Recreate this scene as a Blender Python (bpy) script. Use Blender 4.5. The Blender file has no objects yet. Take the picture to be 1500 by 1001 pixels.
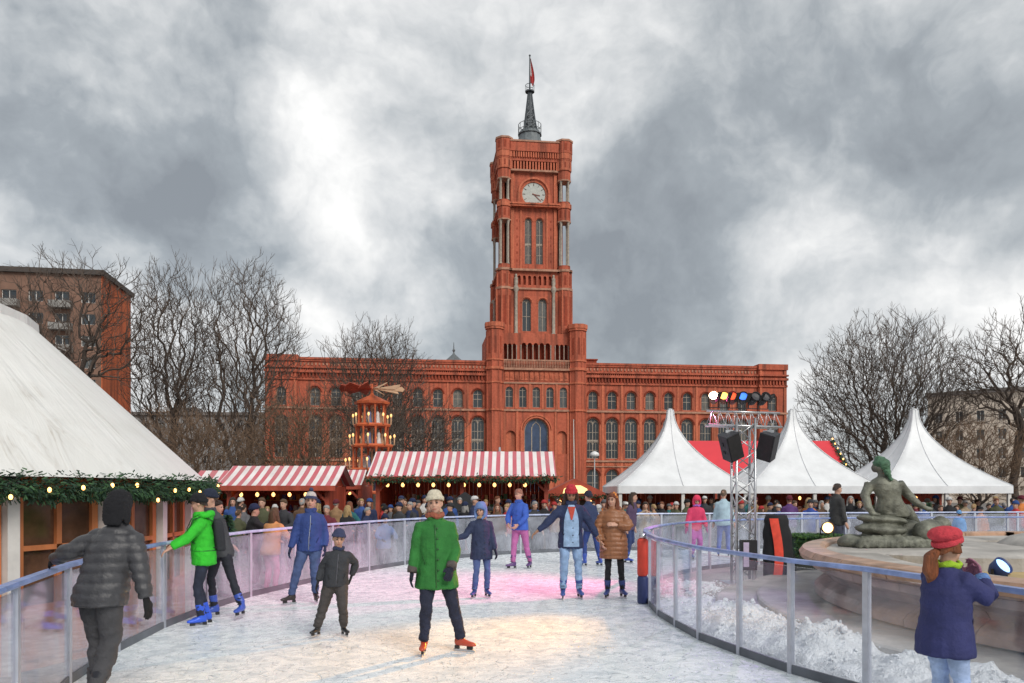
import bpy, bmesh, math, random
import numpy as np
from mathutils import Vector, Matrix, noise
from mathutils.geometry import tessellate_polygon
R = math.radians
random.seed(7)
scene = bpy.context.scene
C = scene.collection

# ------------------------------------------------------------------ camera
cam_d = bpy.data.cameras.new('camera'); cam = bpy.data.objects.new('camera', cam_d); C.objects.link(cam)
cam.location = (0, 0, 1.7); cam.rotation_euler = (R(90), 0, 0)
cam_d.sensor_width = 36; cam_d.lens = 27.6; cam_d.shift_y = 0.1463
cam_d.clip_start = 0.05; cam_d.clip_end = 3000
scene.camera = cam

# ------------------------------------------------------------------ exposure
vs = scene.view_settings
vs.view_transform = 'Standard'; vs.look = 'None'; vs.gamma = 1.0; vs.use_curve_mapping = False
vs.exposure = 0.72

# ------------------------------------------------------------------ node helper
def N(nt, typ, ins=None, **props):
    n = nt.nodes.new(typ)
    for k, v in props.items(): setattr(n, k, v)
    for k, v in (ins or {}).items():
        s = n.inputs[k]
        if isinstance(v, bpy.types.NodeSocket): nt.links.new(v, s)
        else: s.default_value = v
    return n
def math_n(nt, op, a, b=0.0, c=None):
    d = {0: a, 1: b}
    if c is not None: d[2] = c
    return N(nt, 'ShaderNodeMath', d, operation=op).outputs[0]
def ramp(nt, fac, stops):
    n = N(nt, 'ShaderNodeValToRGB', {0: fac}); cr = n.color_ramp
    while len(cr.elements) < len(stops): cr.elements.new(0.5)
    for e, (p, c) in zip(cr.elements, stops):
        e.position = p; e.color = (*c, 1) if len(c) == 3 else c
    return n.outputs[0]
def mixc(nt, fac, a, b, blend='MIX'):
    n = N(nt, 'ShaderNodeMix', data_type='RGBA', blend_type=blend)
    for i, v in ((0, fac), (6, a), (7, b)):
        if isinstance(v, bpy.types.NodeSocket): nt.links.new(v, n.inputs[i])
        else: n.inputs[i].default_value = (*v, 1) if isinstance(v, tuple) and len(v) == 3 else v
    return n.outputs[2]

# ------------------------------------------------------------------ sky: overcast, broken cloud deck
SUN_EL, SUN_AZ = R(38), R(150)      # azimuth clockwise from +Y (behind the camera, to the right)
world = bpy.data.worlds.new('World'); scene.world = world; world.use_nodes = True
wt = world.node_tree; wt.nodes.clear()
sky = N(wt, 'ShaderNodeTexSky', sky_type='NISHITA', sun_disc=False, sun_elevation=SUN_EL, sun_rotation=SUN_AZ)
tc = N(wt, 'ShaderNodeTexCoord').outputs['Generated']
sep = N(wt, 'ShaderNodeSeparateXYZ', {0: tc})
den = math_n(wt, 'ADD', math_n(wt, 'MAXIMUM', sep.outputs[2], 0.0), 0.22)
cx = math_n(wt, 'DIVIDE', sep.outputs[0], den); cy = math_n(wt, 'DIVIDE', sep.outputs[1], den)
cp = N(wt, 'ShaderNodeCombineXYZ', {0: cx, 1: cy, 2: 0.37}).outputs[0]
n1 = N(wt, 'ShaderNodeTexNoise', {'Vector': cp, 'Scale': 1.15, 'Detail': 7.0, 'Roughness': 0.52, 'Distortion': 0.45}).outputs[0]
n2 = N(wt, 'ShaderNodeTexNoise', {'Vector': tc, 'Scale': 4.2, 'Detail': 9.0, 'Roughness': 0.56, 'Distortion': 0.35}).outputs[0]
wob = N(wt, 'ShaderNodeTexNoise', {'Vector': tc, 'Scale': 4.0, 'Detail': 5.0, 'Roughness': 0.55}).outputs[1]
wtc = N(wt, 'ShaderNodeVectorMath', {0: tc, 1: N(wt, 'ShaderNodeVectorMath', {0: N(wt, 'ShaderNodeVectorMath', {0: wob, 1: (0.5, 0.5, 0.5)}, operation='SUBTRACT').outputs[0], 'Scale': 0.42}, operation='SCALE').outputs[0]}, operation='ADD').outputs[0]
wtn = N(wt, 'ShaderNodeVectorMath', {0: wtc}, operation='NORMALIZE').outputs[0]
val = math_n(wt, 'ADD', math_n(wt, 'MULTIPLY', math_n(wt, 'SUBTRACT', n1, 0.5), 0.7), math_n(wt, 'MULTIPLY', math_n(wt, 'SUBTRACT', n2, 0.5), 1.15))
n3 = N(wt, 'ShaderNodeTexNoise', {'Vector': wtc, 'Scale': 9.5, 'Detail': 8.0, 'Roughness': 0.55}).outputs[0]
val = math_n(wt, 'ADD', val, math_n(wt, 'MULTIPLY', math_n(wt, 'SUBTRACT', n3, 0.5), 0.62))
val = math_n(wt, 'ADD', val, 0.535)
# cloud masses and openings: direction (from picture measurements), angular radius, weight
for (u, v, rad, w) in [(250, 170, 130, -.34), (430, 60, 90, -.06), (420, 190, 60, .22), (550, 285, 95, .36), (640, 120, 110, -.02), (900, 40, 90, .22),
                       (1080, 90, 110, -.24), (1330, 160, 125, -.24), (1200, 200, 60, .14), (1010, 200, 70, .10), (1150, 290, 80, .20), (940, 310, 90, -.26), (300, 320, 110, -.16),
                       (50, 290, 90, .22), (690, 420, 110, -.20), (1000, 440, 120, -.10), (1220, 505, 120, .10), (1440, 380, 110, -.08),
                       (60, 60, 100, .18), (140, 470, 160, .12), (1480, 530, 100, .12), (590, 380, 70, .18), (780, 190, 90, .06)]:
    d = Vector(((u - 750) / 1150, 1, (720 - v) / 1150)).normalized()
    a = rad / 1150 / (1 + ((u - 750) / 1150) ** 2) * 1.25
    dot = N(wt, 'ShaderNodeVectorMath', {0: wtn, 1: d}, operation='DOT_PRODUCT').outputs['Value']
    g = math_n(wt, 'POWER', math_n(wt, 'MAXIMUM', dot, 0.0), 1.0 / (a * a))
    val = math_n(wt, 'MULTIPLY_ADD', g, w, val)
val = math_n(wt, 'MULTIPLY_ADD', val, 1.28, -.15)
cloud = ramp(wt, val, [(0.05, (.175, .19, .205)), (0.34, (.24, .26, .276)), (0.54, (.345, .362, .372)), (0.72, (.45, .46, .466)), (1.0, (.62, .62, .615))])
skyc = N(wt, 'ShaderNodeVectorMath', {0: sky.outputs[0], 'Scale': 0.08}, operation='SCALE').outputs[0]
thin = ramp(wt, val, [(0.5, (.93, .93, .93)), (0.9, (.985, .985, .985))])
tot = mixc(wt, thin, skyc, cloud)
bg = N(wt, 'ShaderNodeBackground', {0: tot, 1: 1.0})
N(wt, 'ShaderNodeOutputWorld', {0: bg.outputs[0]})

# ------------------------------------------------------------------ sun behind the cloud deck
sun_d = bpy.data.lights.new('sun', 'SUN'); sun_d.energy = 1.5; sun_d.angle = R(28); sun_d.color = (1, .95, .88)
sun = bpy.data.objects.new('sun', sun_d); C.objects.link(sun)
sd = Vector((math.sin(SUN_AZ) * math.cos(SUN_EL), math.cos(SUN_AZ) * math.cos(SUN_EL), math.sin(SUN_EL)))
sun.rotation_euler = (-sd).to_track_quat('-Z', 'Y').to_euler()

# ------------------------------------------------------------------ mesh builder
class MB:
    def __init__(s): s.v = []; s.f = []; s.m = []; s.cur = 0
    def face(s, *idx): s.f.append(tuple(idx)); s.m.append(s.cur)
    def add(s, pts):
        b = len(s.v); s.v.extend([tuple(p) for p in pts]); return b
    def box(s, x0, x1, y0, y1, z0, z1, M=None):
        p = [(x0,y0,z0),(x1,y0,z0),(x1,y1,z0),(x0,y1,z0),(x0,y0,z1),(x1,y0,z1),(x1,y1,z1),(x0,y1,z1)]
        if M is not None: p = [M @ Vector(q) for q in p]
        b = s.add(p)
        for q in ((0,3,2,1),(4,5,6,7),(0,1,5,4),(1,2,6,5),(2,3,7,6),(3,0,4,7)): s.face(*[b+i for i in q])
    def bar(s, a, b, w, h=None):
        a = Vector(a); b = Vector(b); d = b - a; L = d.length
        if L < 1e-6: return
        M = Matrix.Translation(a) @ d.to_track_quat('Z', 'Y').to_matrix().to_4x4()
        h = h or w
        s.box(-w/2, w/2, -h/2, h/2, 0, L, M)
    def ring_loft(s, rings, cap=True, closed=True):
        n = len(rings[0]); bs = [s.add(r) for r in rings]
        for a, b in zip(bs, bs[1:]):
            for i in range(n if closed else n-1):
                j = (i+1) % n; s.face(a+i, a+j, b+j, b+i)
        if cap and closed:
            s.face(*[bs[0]+i for i in reversed(range(n))]); s.face(*[bs[-1]+i for i in range(n)])
    def tube(s, pts, rad, n=8, cap=True):
        pts = [Vector(p) for p in pts]; m = len(pts)
        if not isinstance(rad, (list, tuple)): rad = [rad]*m
        t0 = (pts[1]-pts[0]).normalized()
        up = Vector((0,0,1)) if abs(t0.z) < .9 else Vector((1,0,0))
        u = t0.cross(up).normalized(); rings = []
        for i, p in enumerate(pts):
            t = (pts[min(i+1,m-1)]-pts[max(i-1,0)])
            t = t.normalized() if t.length > 1e-9 else t0
            u = (u - t*u.dot(t))
            u = u.normalized() if u.length > 1e-6 else t.orthogonal().normalized()
            w = t.cross(u); r = rad[i]
            ra, rb = r if isinstance(r, (list, tuple)) else (r, r)
            rings.append([p + u*(ra*math.cos(2*math.pi*k/n)) + w*(rb*math.sin(2*math.pi*k/n)) for k in range(n)])
        s.ring_loft(rings, cap)
    def ellipsoid(s, c, r, M=None, nu=12, nv=8):
        c = Vector(c); rings = []
        M = M or Matrix.Identity(3)
        for i in range(1, nv):
            th = math.pi*i/nv
            rings.append([c + M @ Vector((r[0]*math.sin(th)*math.cos(2*math.pi*k/nu), r[1]*math.sin(th)*math.sin(2*math.pi*k/nu), -r[2]*math.cos(th))) for k in range(nu)])
        s.ring_loft(rings, False)
        b = len(s.v) - nu*(nv-1)
        p = s.add([c + M @ Vector((0,0,-r[2])), c + M @ Vector((0,0,r[2]))])
        for k in range(nu):
            j = (k+1) % nu
            s.face(p, b+j, b+k); s.face(p+1, b+nu*(nv-2)+k, b+nu*(nv-2)+j)
    def lathe(s, prof, n=24, c=(0,0,0), a0=0, a1=2*math.pi, cap=False):
        full = abs(a1-a0-2*math.pi) < 1e-6
        k = n if full else n+1
        rings = [[(c[0]+r*math.cos(a0+(a1-a0)*i/n), c[1]+r*math.sin(a0+(a1-a0)*i/n), c[2]+z) for i in range(k)] for r, z in prof]
        s.ring_loft(rings, cap, full)
    def prism(s, poly, y0, y1):            # poly in (x,z), extruded along y
        n = len(poly); a = s.add([(x,y0,z) for x,z in poly]); b = s.add([(x,y1,z) for x,z in poly])
        s.face(*[a+i for i in range(n)]); s.face(*[b+i for i in reversed(range(n))])
        for i in range(n):
            j = (i+1) % n; s.face(a+j, a+i, b+i, b+j)
    def zprism(s, poly, z0, z1):           # poly in (x,y), extruded along z
        n = len(poly); a = s.add([(x,y,z0) for x,y in poly]); b = s.add([(x,y,z1) for x,y in poly])
        s.face(*[a+i for i in reversed(range(n))]); s.face(*[b+i for i in range(n)])
        for i in range(n):
            j = (i+1) % n; s.face(a+i, a+j, b+j, b+i)
    def wall(s, x0, x1, z0, z1, holes, y, depth):      # sheet with real openings and reveals; holes are (x,z) loops
        loops = [[Vector((x0,y,z0)),Vector((x1,y,z0)),Vector((x1,y,z1)),Vector((x0,y,z1))]] + [[Vector((a,y,b)) for a,b in h] for h in holes]
        flat = [p for l in loops for p in l]; b = s.add(flat)
        for t in tessellate_polygon(loops):
            p, q, r = [flat[i] for i in t]
            if (q-p).cross(r-p).y > 0: t = (t[0], t[2], t[1])
            s.face(*[b+i for i in t])
        for h in holes:
            n = len(h); a = s.add([(x,y,z) for x,z in h]); c = s.add([(x,y+depth,z) for x,z in h])
            for i in range(n):
                j = (i+1) % n; s.face(a+i, a+j, c+j, c+i)
    def mesh(s, name, mats=(), smooth=False):
        me = bpy.data.meshes.new(name); me.from_pydata(s.v, [], s.f); 
        for m in mats: me.materials.append(m)
        if len(mats) > 1: me.polygons.foreach_set('material_index', s.m)
        if smooth: me.polygons.foreach_set('use_smooth', [True]*len(s.f))
        me.update(); return me
    def build(s, name, mats, parent=None, smooth=False):
        if not isinstance(mats, (list, tuple)): mats = [mats]
        return obj(name, s.mesh(name, mats, smooth), parent)

def obj(name, me, parent=None):
    o = bpy.data.objects.new(name, me); C.objects.link(o)
    if parent is not None: o.parent = parent
    return o
def tag(o, label=None, cat=None, group=None, kind=None):
    if label: o['label'] = label
    if cat: o['category'] = cat
    if group: o['group'] = group
    if kind: o['kind'] = kind
    return o
def thing(name, label, cat, loc=(0,0,0), rz=0, group=None):
    o = bpy.data.objects.new(name, None); C.objects.link(o)
    o.location = loc; o.rotation_euler = (0, 0, rz); o.empty_display_size = .2
    return tag(o, label, cat, group)
def copy_tree(o, parent=None):
    c = o.copy(); C.objects.link(c); c.parent = parent
    for ch in o.children: copy_tree(ch, c)
    return c
def arch(cx, w, z0, z1, n=8):              # round-headed opening, counter-clockwise (x,z)
    r = w/2; zs = z1 - r
    p = [(cx-r, z0), (cx+r, z0)]
    return p + [(cx + r*math.cos(math.pi*i/n), zs + r*math.sin(math.pi*i/n)) for i in range(n+1)]
def ax(u, Y): return (u - 750) * Y / 1150   # world x of a picture column at a given distance

# ------------------------------------------------------------------ materials
MATS = {}
def mat(name, col, rough=.7, var=.18, scale=6.0, bump=.0, bscale=40.0, metal=0.0, spec=.4, coat=0.0, emit=None, estr=0.0, sheen=0.0, stretch=(1,1,1)):
    if name in MATS: return MATS[name]
    m = bpy.data.materials.new(name); m.use_nodes = True; nt = m.node_tree; nt.nodes.clear(); MATS[name] = m
    tcn = N(nt, 'ShaderNodeTexCoord').outputs['Object']
    if stretch != (1,1,1): tcn = N(nt, 'ShaderNodeMapping', {0: tcn, 'Scale': stretch}).outputs[0]
    nz = N(nt, 'ShaderNodeTexNoise', {'Vector': tcn, 'Scale': scale, 'Detail': 6.0, 'Roughness': .6}).outputs[0]
    lo = tuple(max(0, c*(1-var*1.6)) for c in col); hi = tuple(min(1, c*(1+var*1.6)) for c in col)
    colr = ramp(nt, nz, [(.25, lo), (.75, hi)])
    b = N(nt, 'ShaderNodeBsdfPrincipled', {'Base Color': colr, 'Roughness': rough, 'Metallic': metal, 'Specular IOR Level': spec, 'Coat Weight': coat, 'Sheen Weight': sheen})
    if emit: b.inputs['Emission Color'].default_value = (*emit, 1); b.inputs['Emission Strength'].default_value = estr
    if bump:
        nb = N(nt, 'ShaderNodeTexNoise', {'Vector': tcn, 'Scale': bscale, 'Detail': 5.0, 'Roughness': .6}).outputs[0]
        nt.links.new(N(nt, 'ShaderNodeBump', {'Height': nb, 'Strength': bump, 'Distance': .05}).outputs[0], b.inputs['Normal'])
    N(nt, 'ShaderNodeOutputMaterial', {0: b.outputs[0]})
    return m

def brick_mat(name, col, mortar=.06):
    m = bpy.data.materials.new(name); m.use_nodes = True; nt = m.node_tree; nt.nodes.clear(); MATS[name] = m
    tcn = N(nt, 'ShaderNodeTexCoord').outputs['Object']
    big = N(nt, 'ShaderNodeTexNoise', {'Vector': tcn, 'Scale': .11, 'Detail': 10.0, 'Roughness': .7}).outputs[0]
    fine = N(nt, 'ShaderNodeTexNoise', {'Vector': tcn, 'Scale': 2.6, 'Detail': 4.0, 'Roughness': .7}).outputs[0]
    st = N(nt, 'ShaderNodeTexNoise', {'Vector': N(nt, 'ShaderNodeMapping', {0: tcn, 'Scale': (1.2, 1.2, .09)}).outputs[0], 'Scale': 1.0, 'Detail': 5.0}).outputs[0]
    c1 = ramp(nt, big, [(.28, (col[0]*.58, col[1]*.55, col[2]*.6)), (.5, col), (.72, (min(1, col[0]*1.25), col[1]*1.45, col[2]*1.55))])
    c2 = mixc(nt, .55, c1, ramp(nt, fine, [(.3, tuple(c*.62 for c in col)), (.7, tuple(min(1, c*1.3) for c in col))]))
    c3 = mixc(nt, ramp(nt, st, [(.46, (0,0,0)), (.72, (.75,.75,.75))]), c2, (.07, .035, .027))
    bn = N(nt, 'ShaderNodeBump', {'Height': fine, 'Strength': .5, 'Distance': .12}).outputs[0]
    b = N(nt, 'ShaderNodeBsdfPrincipled', {'Base Color': c3, 'Roughness': .85, 'Specular IOR Level': .2, 'Normal': bn})
    N(nt, 'ShaderNodeOutputMaterial', {0: b.outputs[0]})
    return m
M_brick = brick_mat('red_brick', (.45, .115, .066))
M_brick2 = brick_mat('terracotta', (.54, .155, .085))
M_brickd = brick_mat('dark_red_brick', (.30, .060, .032))  # dark brick; also holds the shade of recesses and cornice in its colour
M_stone = mat('sandstone_trim', (.38, .20, .135), .85, .25, 1.5, .3, 6)
M_tracery = mat('tracery_stone', (.33, .285, .235), .8, .25, 2)
def pane_mat():
    m = bpy.data.materials.new('window_pane'); m.use_nodes = True; nt = m.node_tree; nt.nodes.clear()
    rn = N(nt, 'ShaderNodeObjectInfo').outputs['Random']; tcn = N(nt, 'ShaderNodeTexCoord').outputs['Object']
    nz = N(nt, 'ShaderNodeTexNoise', {'Vector': tcn, 'Scale': 1.1, 'Detail': 3.0}).outputs[0]
    c = ramp(nt, rn, [(.0, (.018,.024,.03)), (.35, (.05,.065,.075)), (.6, (.025,.03,.034)), (.8, (.12,.13,.13)), (1.0, (.20,.19,.16))])  # random tones stand in for differing reflections, blinds and lit rooms
    c = mixc(nt, nz, c, (.03,.036,.042))
    b = N(nt, 'ShaderNodeBsdfPrincipled', {'Base Color': c, 'Roughness': math_n(nt, 'MULTIPLY_ADD', rn, .2, .06), 'Specular IOR Level': .6})
    N(nt, 'ShaderNodeOutputMaterial', {0: b.outputs[0]}); return m
M_pane = pane_mat()
M_dim = mat('dark_interior', (.02, .018, .016), .9)
M_lead = mat('lead_roof', (.13, .15, .16), .55, .2, 2)
M_steel = mat('galvanised_steel', (.55, .56, .58), .35, .12, 8, metal=.9)
M_dark = mat('black_plastic', (.018, .018, .02), .5, .2, 12)

def glass_mat(name, tint, frost, scale=1.5):
    m = bpy.data.materials.new(name); m.use_nodes = True; nt = m.node_tree; nt.nodes.clear()
    tcn = N(nt, 'ShaderNodeTexCoord').outputs['Object']
    nz = N(nt, 'ShaderNodeTexNoise', {'Vector': tcn, 'Scale': scale, 'Detail': 7.0, 'Roughness': .62, 'Distortion': .8}).outputs[0]
    fac = ramp(nt, nz, [(.35, (frost*.35,)*3), (.75, (min(1, frost*1.9),)*3)])
    t = N(nt, 'ShaderNodeBsdfTransparent', {0: (*tint, 1)})
    d = N(nt, 'ShaderNodeBsdfDiffuse', {0: (.62, .65, .72, 1)})
    g = N(nt, 'ShaderNodeBsdfGlossy', {0: (.95, .95, 1, 1), 'Roughness': .06})
    a = N(nt, 'ShaderNodeMixShader', {0: fac, 1: t.outputs[0], 2: d.outputs[0]})
    bf = N(nt, 'ShaderNodeNewGeometry').outputs['Backfacing']
    ior = math_n(nt, 'MULTIPLY_ADD', bf, 1/1.5-1.5, 1.5)      # thin sheet: same reflectance on both faces
    fr = N(nt, 'ShaderNodeFresnel', {'IOR': ior}).outputs[0]
    b = N(nt, 'ShaderNodeMixShader', {0: fr, 1: a.outputs[0], 2: g.outputs[0]})
    N(nt, 'ShaderNodeOutputMaterial', {0: b.outputs[0]})
    return m
M_plexi = glass_mat('scratched_plexiglass', (.93, .94, .98), .23)
M_plexi2 = glass_mat('clear_plexiglass', (.96, .97, .99), .05)

def stripe_mat(name, period, axis, c1, c2, frac=.5):
    m = bpy.data.materials.new(name); m.use_nodes = True; nt = m.node_tree; nt.nodes.clear()
    tcn = N(nt, 'ShaderNodeTexCoord').outputs['Object']
    x = N(nt, 'ShaderNodeSeparateXYZ', {0: tcn}).outputs[axis]
    f = math_n(nt, 'FRACT', math_n(nt, 'DIVIDE', x, period))
    st = math_n(nt, 'GREATER_THAN', f, frac)
    nz = N(nt, 'ShaderNodeTexNoise', {'Vector': tcn, 'Scale': 1.5, 'Detail': 6.0}).outputs[0]
    col = mixc(nt, st, c1, c2)
    col = mixc(nt, ramp(nt, nz, [(.35, (0,0,0)), (.8, (.4,.4,.4))]), col, (.35, .30, .28))
    b = N(nt, 'ShaderNodeBsdfPrincipled', {'Base Color': col, 'Roughness': .7})
    N(nt, 'ShaderNodeOutputMaterial', {0: b.outputs[0]})
    return m

# ================================================================== GROUND, ICE, ISLAND
M_pave = mat('wet_paving', (.16, .15, .145), .55, .25, .8, .3, 12)
g = MB(); g.face(*[g.add([(-900,-60,-.4),(900,-60,-.4),(900,1500,-.4),(-900,1500,-.4)])+i for i in range(4)])
tag(g.build('ground', M_pave), kind='structure')

def ice_mat():
    m = bpy.data.materials.new('rink_ice'); m.use_nodes = True; nt = m.node_tree; nt.nodes.clear()
    tcn = N(nt, 'ShaderNodeTexCoord').outputs['Object']
    big = N(nt, 'ShaderNodeTexNoise', {'Vector': tcn, 'Scale': .55, 'Detail': 6.0, 'Roughness': .6, 'Distortion': .5}).outputs[0]
    mid = N(nt, 'ShaderNodeTexNoise', {'Vector': tcn, 'Scale': 5.5, 'Detail': 7.0, 'Roughness': .68, 'Distortion': .9}).outputs[0]
    fine = N(nt, 'ShaderNodeTexNoise', {'Vector': tcn, 'Scale': 38.0, 'Detail': 4.0, 'Roughness': .7}).outputs[0]
    col = ramp(nt, big, [(.3, (.68, .76, .81)), (.55, (.80, .86, .89)), (.75, (.90, .92, .93))])
    col = mixc(nt, .55, col, ramp(nt, mid, [(.33, (.56, .64, .69)), (.46, (.80, .86, .89)), (.58, (.93, .95, .96))]))
    h = math_n(nt, 'ADD', math_n(nt, 'MULTIPLY', mid, .6), math_n(nt, 'MULTIPLY', fine, .35))
    # skate tracks: thin broken curves (iso-lines of smooth noise), three sizes
    for (sc_, ox, w, lo, st) in [(1.1, 3.1, .006, .50, .32), (2.2, 9.7, .008, .52, .38), (4.3, 1.3, .014, .50, .60), (7.5, 5.9, .020, .50, .60), (3.1, 15.0, .008, .53, .40)]:
        mp = N(nt, 'ShaderNodeMapping', {0: tcn, 'Location': (ox, -ox, 0), 'Rotation': (0, 0, ox), 'Scale': (1, .6, 1)}).outputs[0]
        vo = N(nt, 'ShaderNodeTexNoise', {'Vector': mp, 'Scale': sc_, 'Detail': 1.2, 'Roughness': .4, 'Distortion': .5}).outputs[0]
        ab = math_n(nt, 'ABSOLUTE', math_n(nt, 'SUBTRACT', vo, .5))
        ln = ramp(nt, ab, [(0.0, (1,1,1)), (w, (0,0,0))])
        br = N(nt, 'ShaderNodeTexNoise', {'Vector': tcn, 'Scale': sc_*2.2, 'Detail': 2.0}).outputs[0]
        k = math_n(nt, 'MULTIPLY', ln, ramp(nt, br, [(lo, (0,0,0)), (lo+.08, (1,1,1))]))
        col = mixc(nt, math_n(nt, 'MULTIPLY', k, st), col, (.24, .29, .32))
        h = math_n(nt, 'SUBTRACT', h, math_n(nt, 'MULTIPLY', k, .4))
    bn = N(nt, 'ShaderNodeBump', {'Height': h, 'Strength': .42, 'Distance': .03}).outputs[0]
    ro = ramp(nt, mid, [(.35, (.09,)*3), (.65, (.38,)*3)])
    b = N(nt, 'ShaderNodeBsdfPrincipled', {'Base Color': col, 'Roughness': ro, 'Specular IOR Level': .5, 'Normal': bn})
    N(nt, 'ShaderNodeOutputMaterial', {0: b.outputs[0]})
    return m

def catmull(pts, n=8):
    P = [pts[0]] + list(pts) + [pts[-1]]; out = []
    for i in range(1, len(P)-2):
        p0, p1, p2, p3 = [Vector(q) for q in P[i-1:i+3]]
        for k in range(n):
            t = k/n
            out.append(.5*((2*p1) + (p2-p0)*t + (2*p0-5*p1+4*p2-p3)*t*t + (3*p1-p0-3*p2+p3)*t**3))
    out.append(Vector(pts[-1])); return out
def resample(pts, step):
    out = [pts[0]]; acc = 0; prev = pts[0]
    for p in pts[1:]:
        d = (p-prev).length
        while acc + d >= step:
            t = (step-acc)/d; prev = prev.lerp(p, t); out.append(prev.copy()); d = (p-prev).length; acc = 0
        acc += d; prev = p
    return out
OUTER = resample(catmull([(-1.6,-1.5),(-2.35,1.5),(-3.0,4.0),(-3.38,5.2),(-3.92,7.0),(-4.3,9.3),(-4.32,11.9),(-3.95,13.8),(-3.5,15.6),(-2.75,17.6),(-1.6,19.7),(.4,21.6),(3.1,22.6),(5.2,22.9),(8.5,23.4),(13,24.2),(20,25)]), 1.45)
INNER = resample(catmull([(4.6,1.6),(3.9,3.3),(3.42,4.6),(3.0,6.4),(2.65,7.2),(2.42,8.0),(2.18,8.8),(2.08,9.7),(2.0,10.7),(2.1,12.3),(2.32,13.5),(3.0,15.3),(4.1,16.9),(5.6,18.1),(8.0,19.0),(11.5,19.6),(17,20.2)]), .87)

ice = MB()
out = [(p.x, p.y) for p in OUTER] + [(24, 25), (24, -6), (-1.2, -6)]
ice.zprism(out, -.38, 0)
tag(ice.build('ice', ice_mat()), kind='structure')
M_isl = mat('wet_concrete', (.30, .285, .275), .5, .3, 1.2, .4, 14)
isl = MB()
isl.zprism([(p.x, p.y) for p in reversed(INNER)] + [(5.6, .4), (22, .4), (22, 20.4)], -.3, .006)
tag(isl.build('island_ground', M_isl), kind='structure')

# ================================================================== TOWN HALL
TH = thing('town_hall', 'long red brick town hall with tall square clock tower behind the market', 'town hall', (4.57, 149.5, -.4), R(7))
SPLIT = {'pilaster', 'string_course', 'relief_panel', 'cornice', 'balustrade', 'column', 'tower_column', 'tower_string_course', 'tower_ornament', 'niche', 'turret_moulding', 'turret_slit_shade', 'frieze', 'tower_niche_shade', 'chimney', 'arch_hood'}
def components(mb):
    par = list(range(len(mb.v)))
    def find(a):
        while par[a] != a: par[a] = par[par[a]]; a = par[a]
        return a
    for f in mb.f:
        r = find(f[0])
        for i in f[1:]: par[find(i)] = r
    out = {}
    for fi, f in enumerate(mb.f): out.setdefault(find(f[0]), []).append(fi)
    return list(out.values())
def submesh(mb, fis):
    q = MB(); mp = {}
    for fi in fis:
        q.f.append(tuple(mp.setdefault(i, len(mp)) for i in mb.f[fi])); q.m.append(mb.m[fi])
    q.v = [mb.v[i] for i in mp]; return q
def part(mb, name, m, parent=None, smooth=False, label=None):
    parent = parent or TH
    if name in SPLIT:                     # every sizeable piece its own part, tiny carving joined as stuff
        small = []; o = None
        for fis in components(mb):
            q = submesh(mb, fis); v = np.array(q.v); d = sorted(v.max(0)-v.min(0))
            if d[2] > 1.25: o = q.build(name, m, parent, smooth)
            else: small += fis
        if small: o = submesh(mb, small).build('carved_' + name if name != 'cornice' else 'corbel', m, parent, smooth); o['kind'] = 'stuff'
        return o
    return mb.build(name, m, parent, smooth)
WIN = {}
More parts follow.
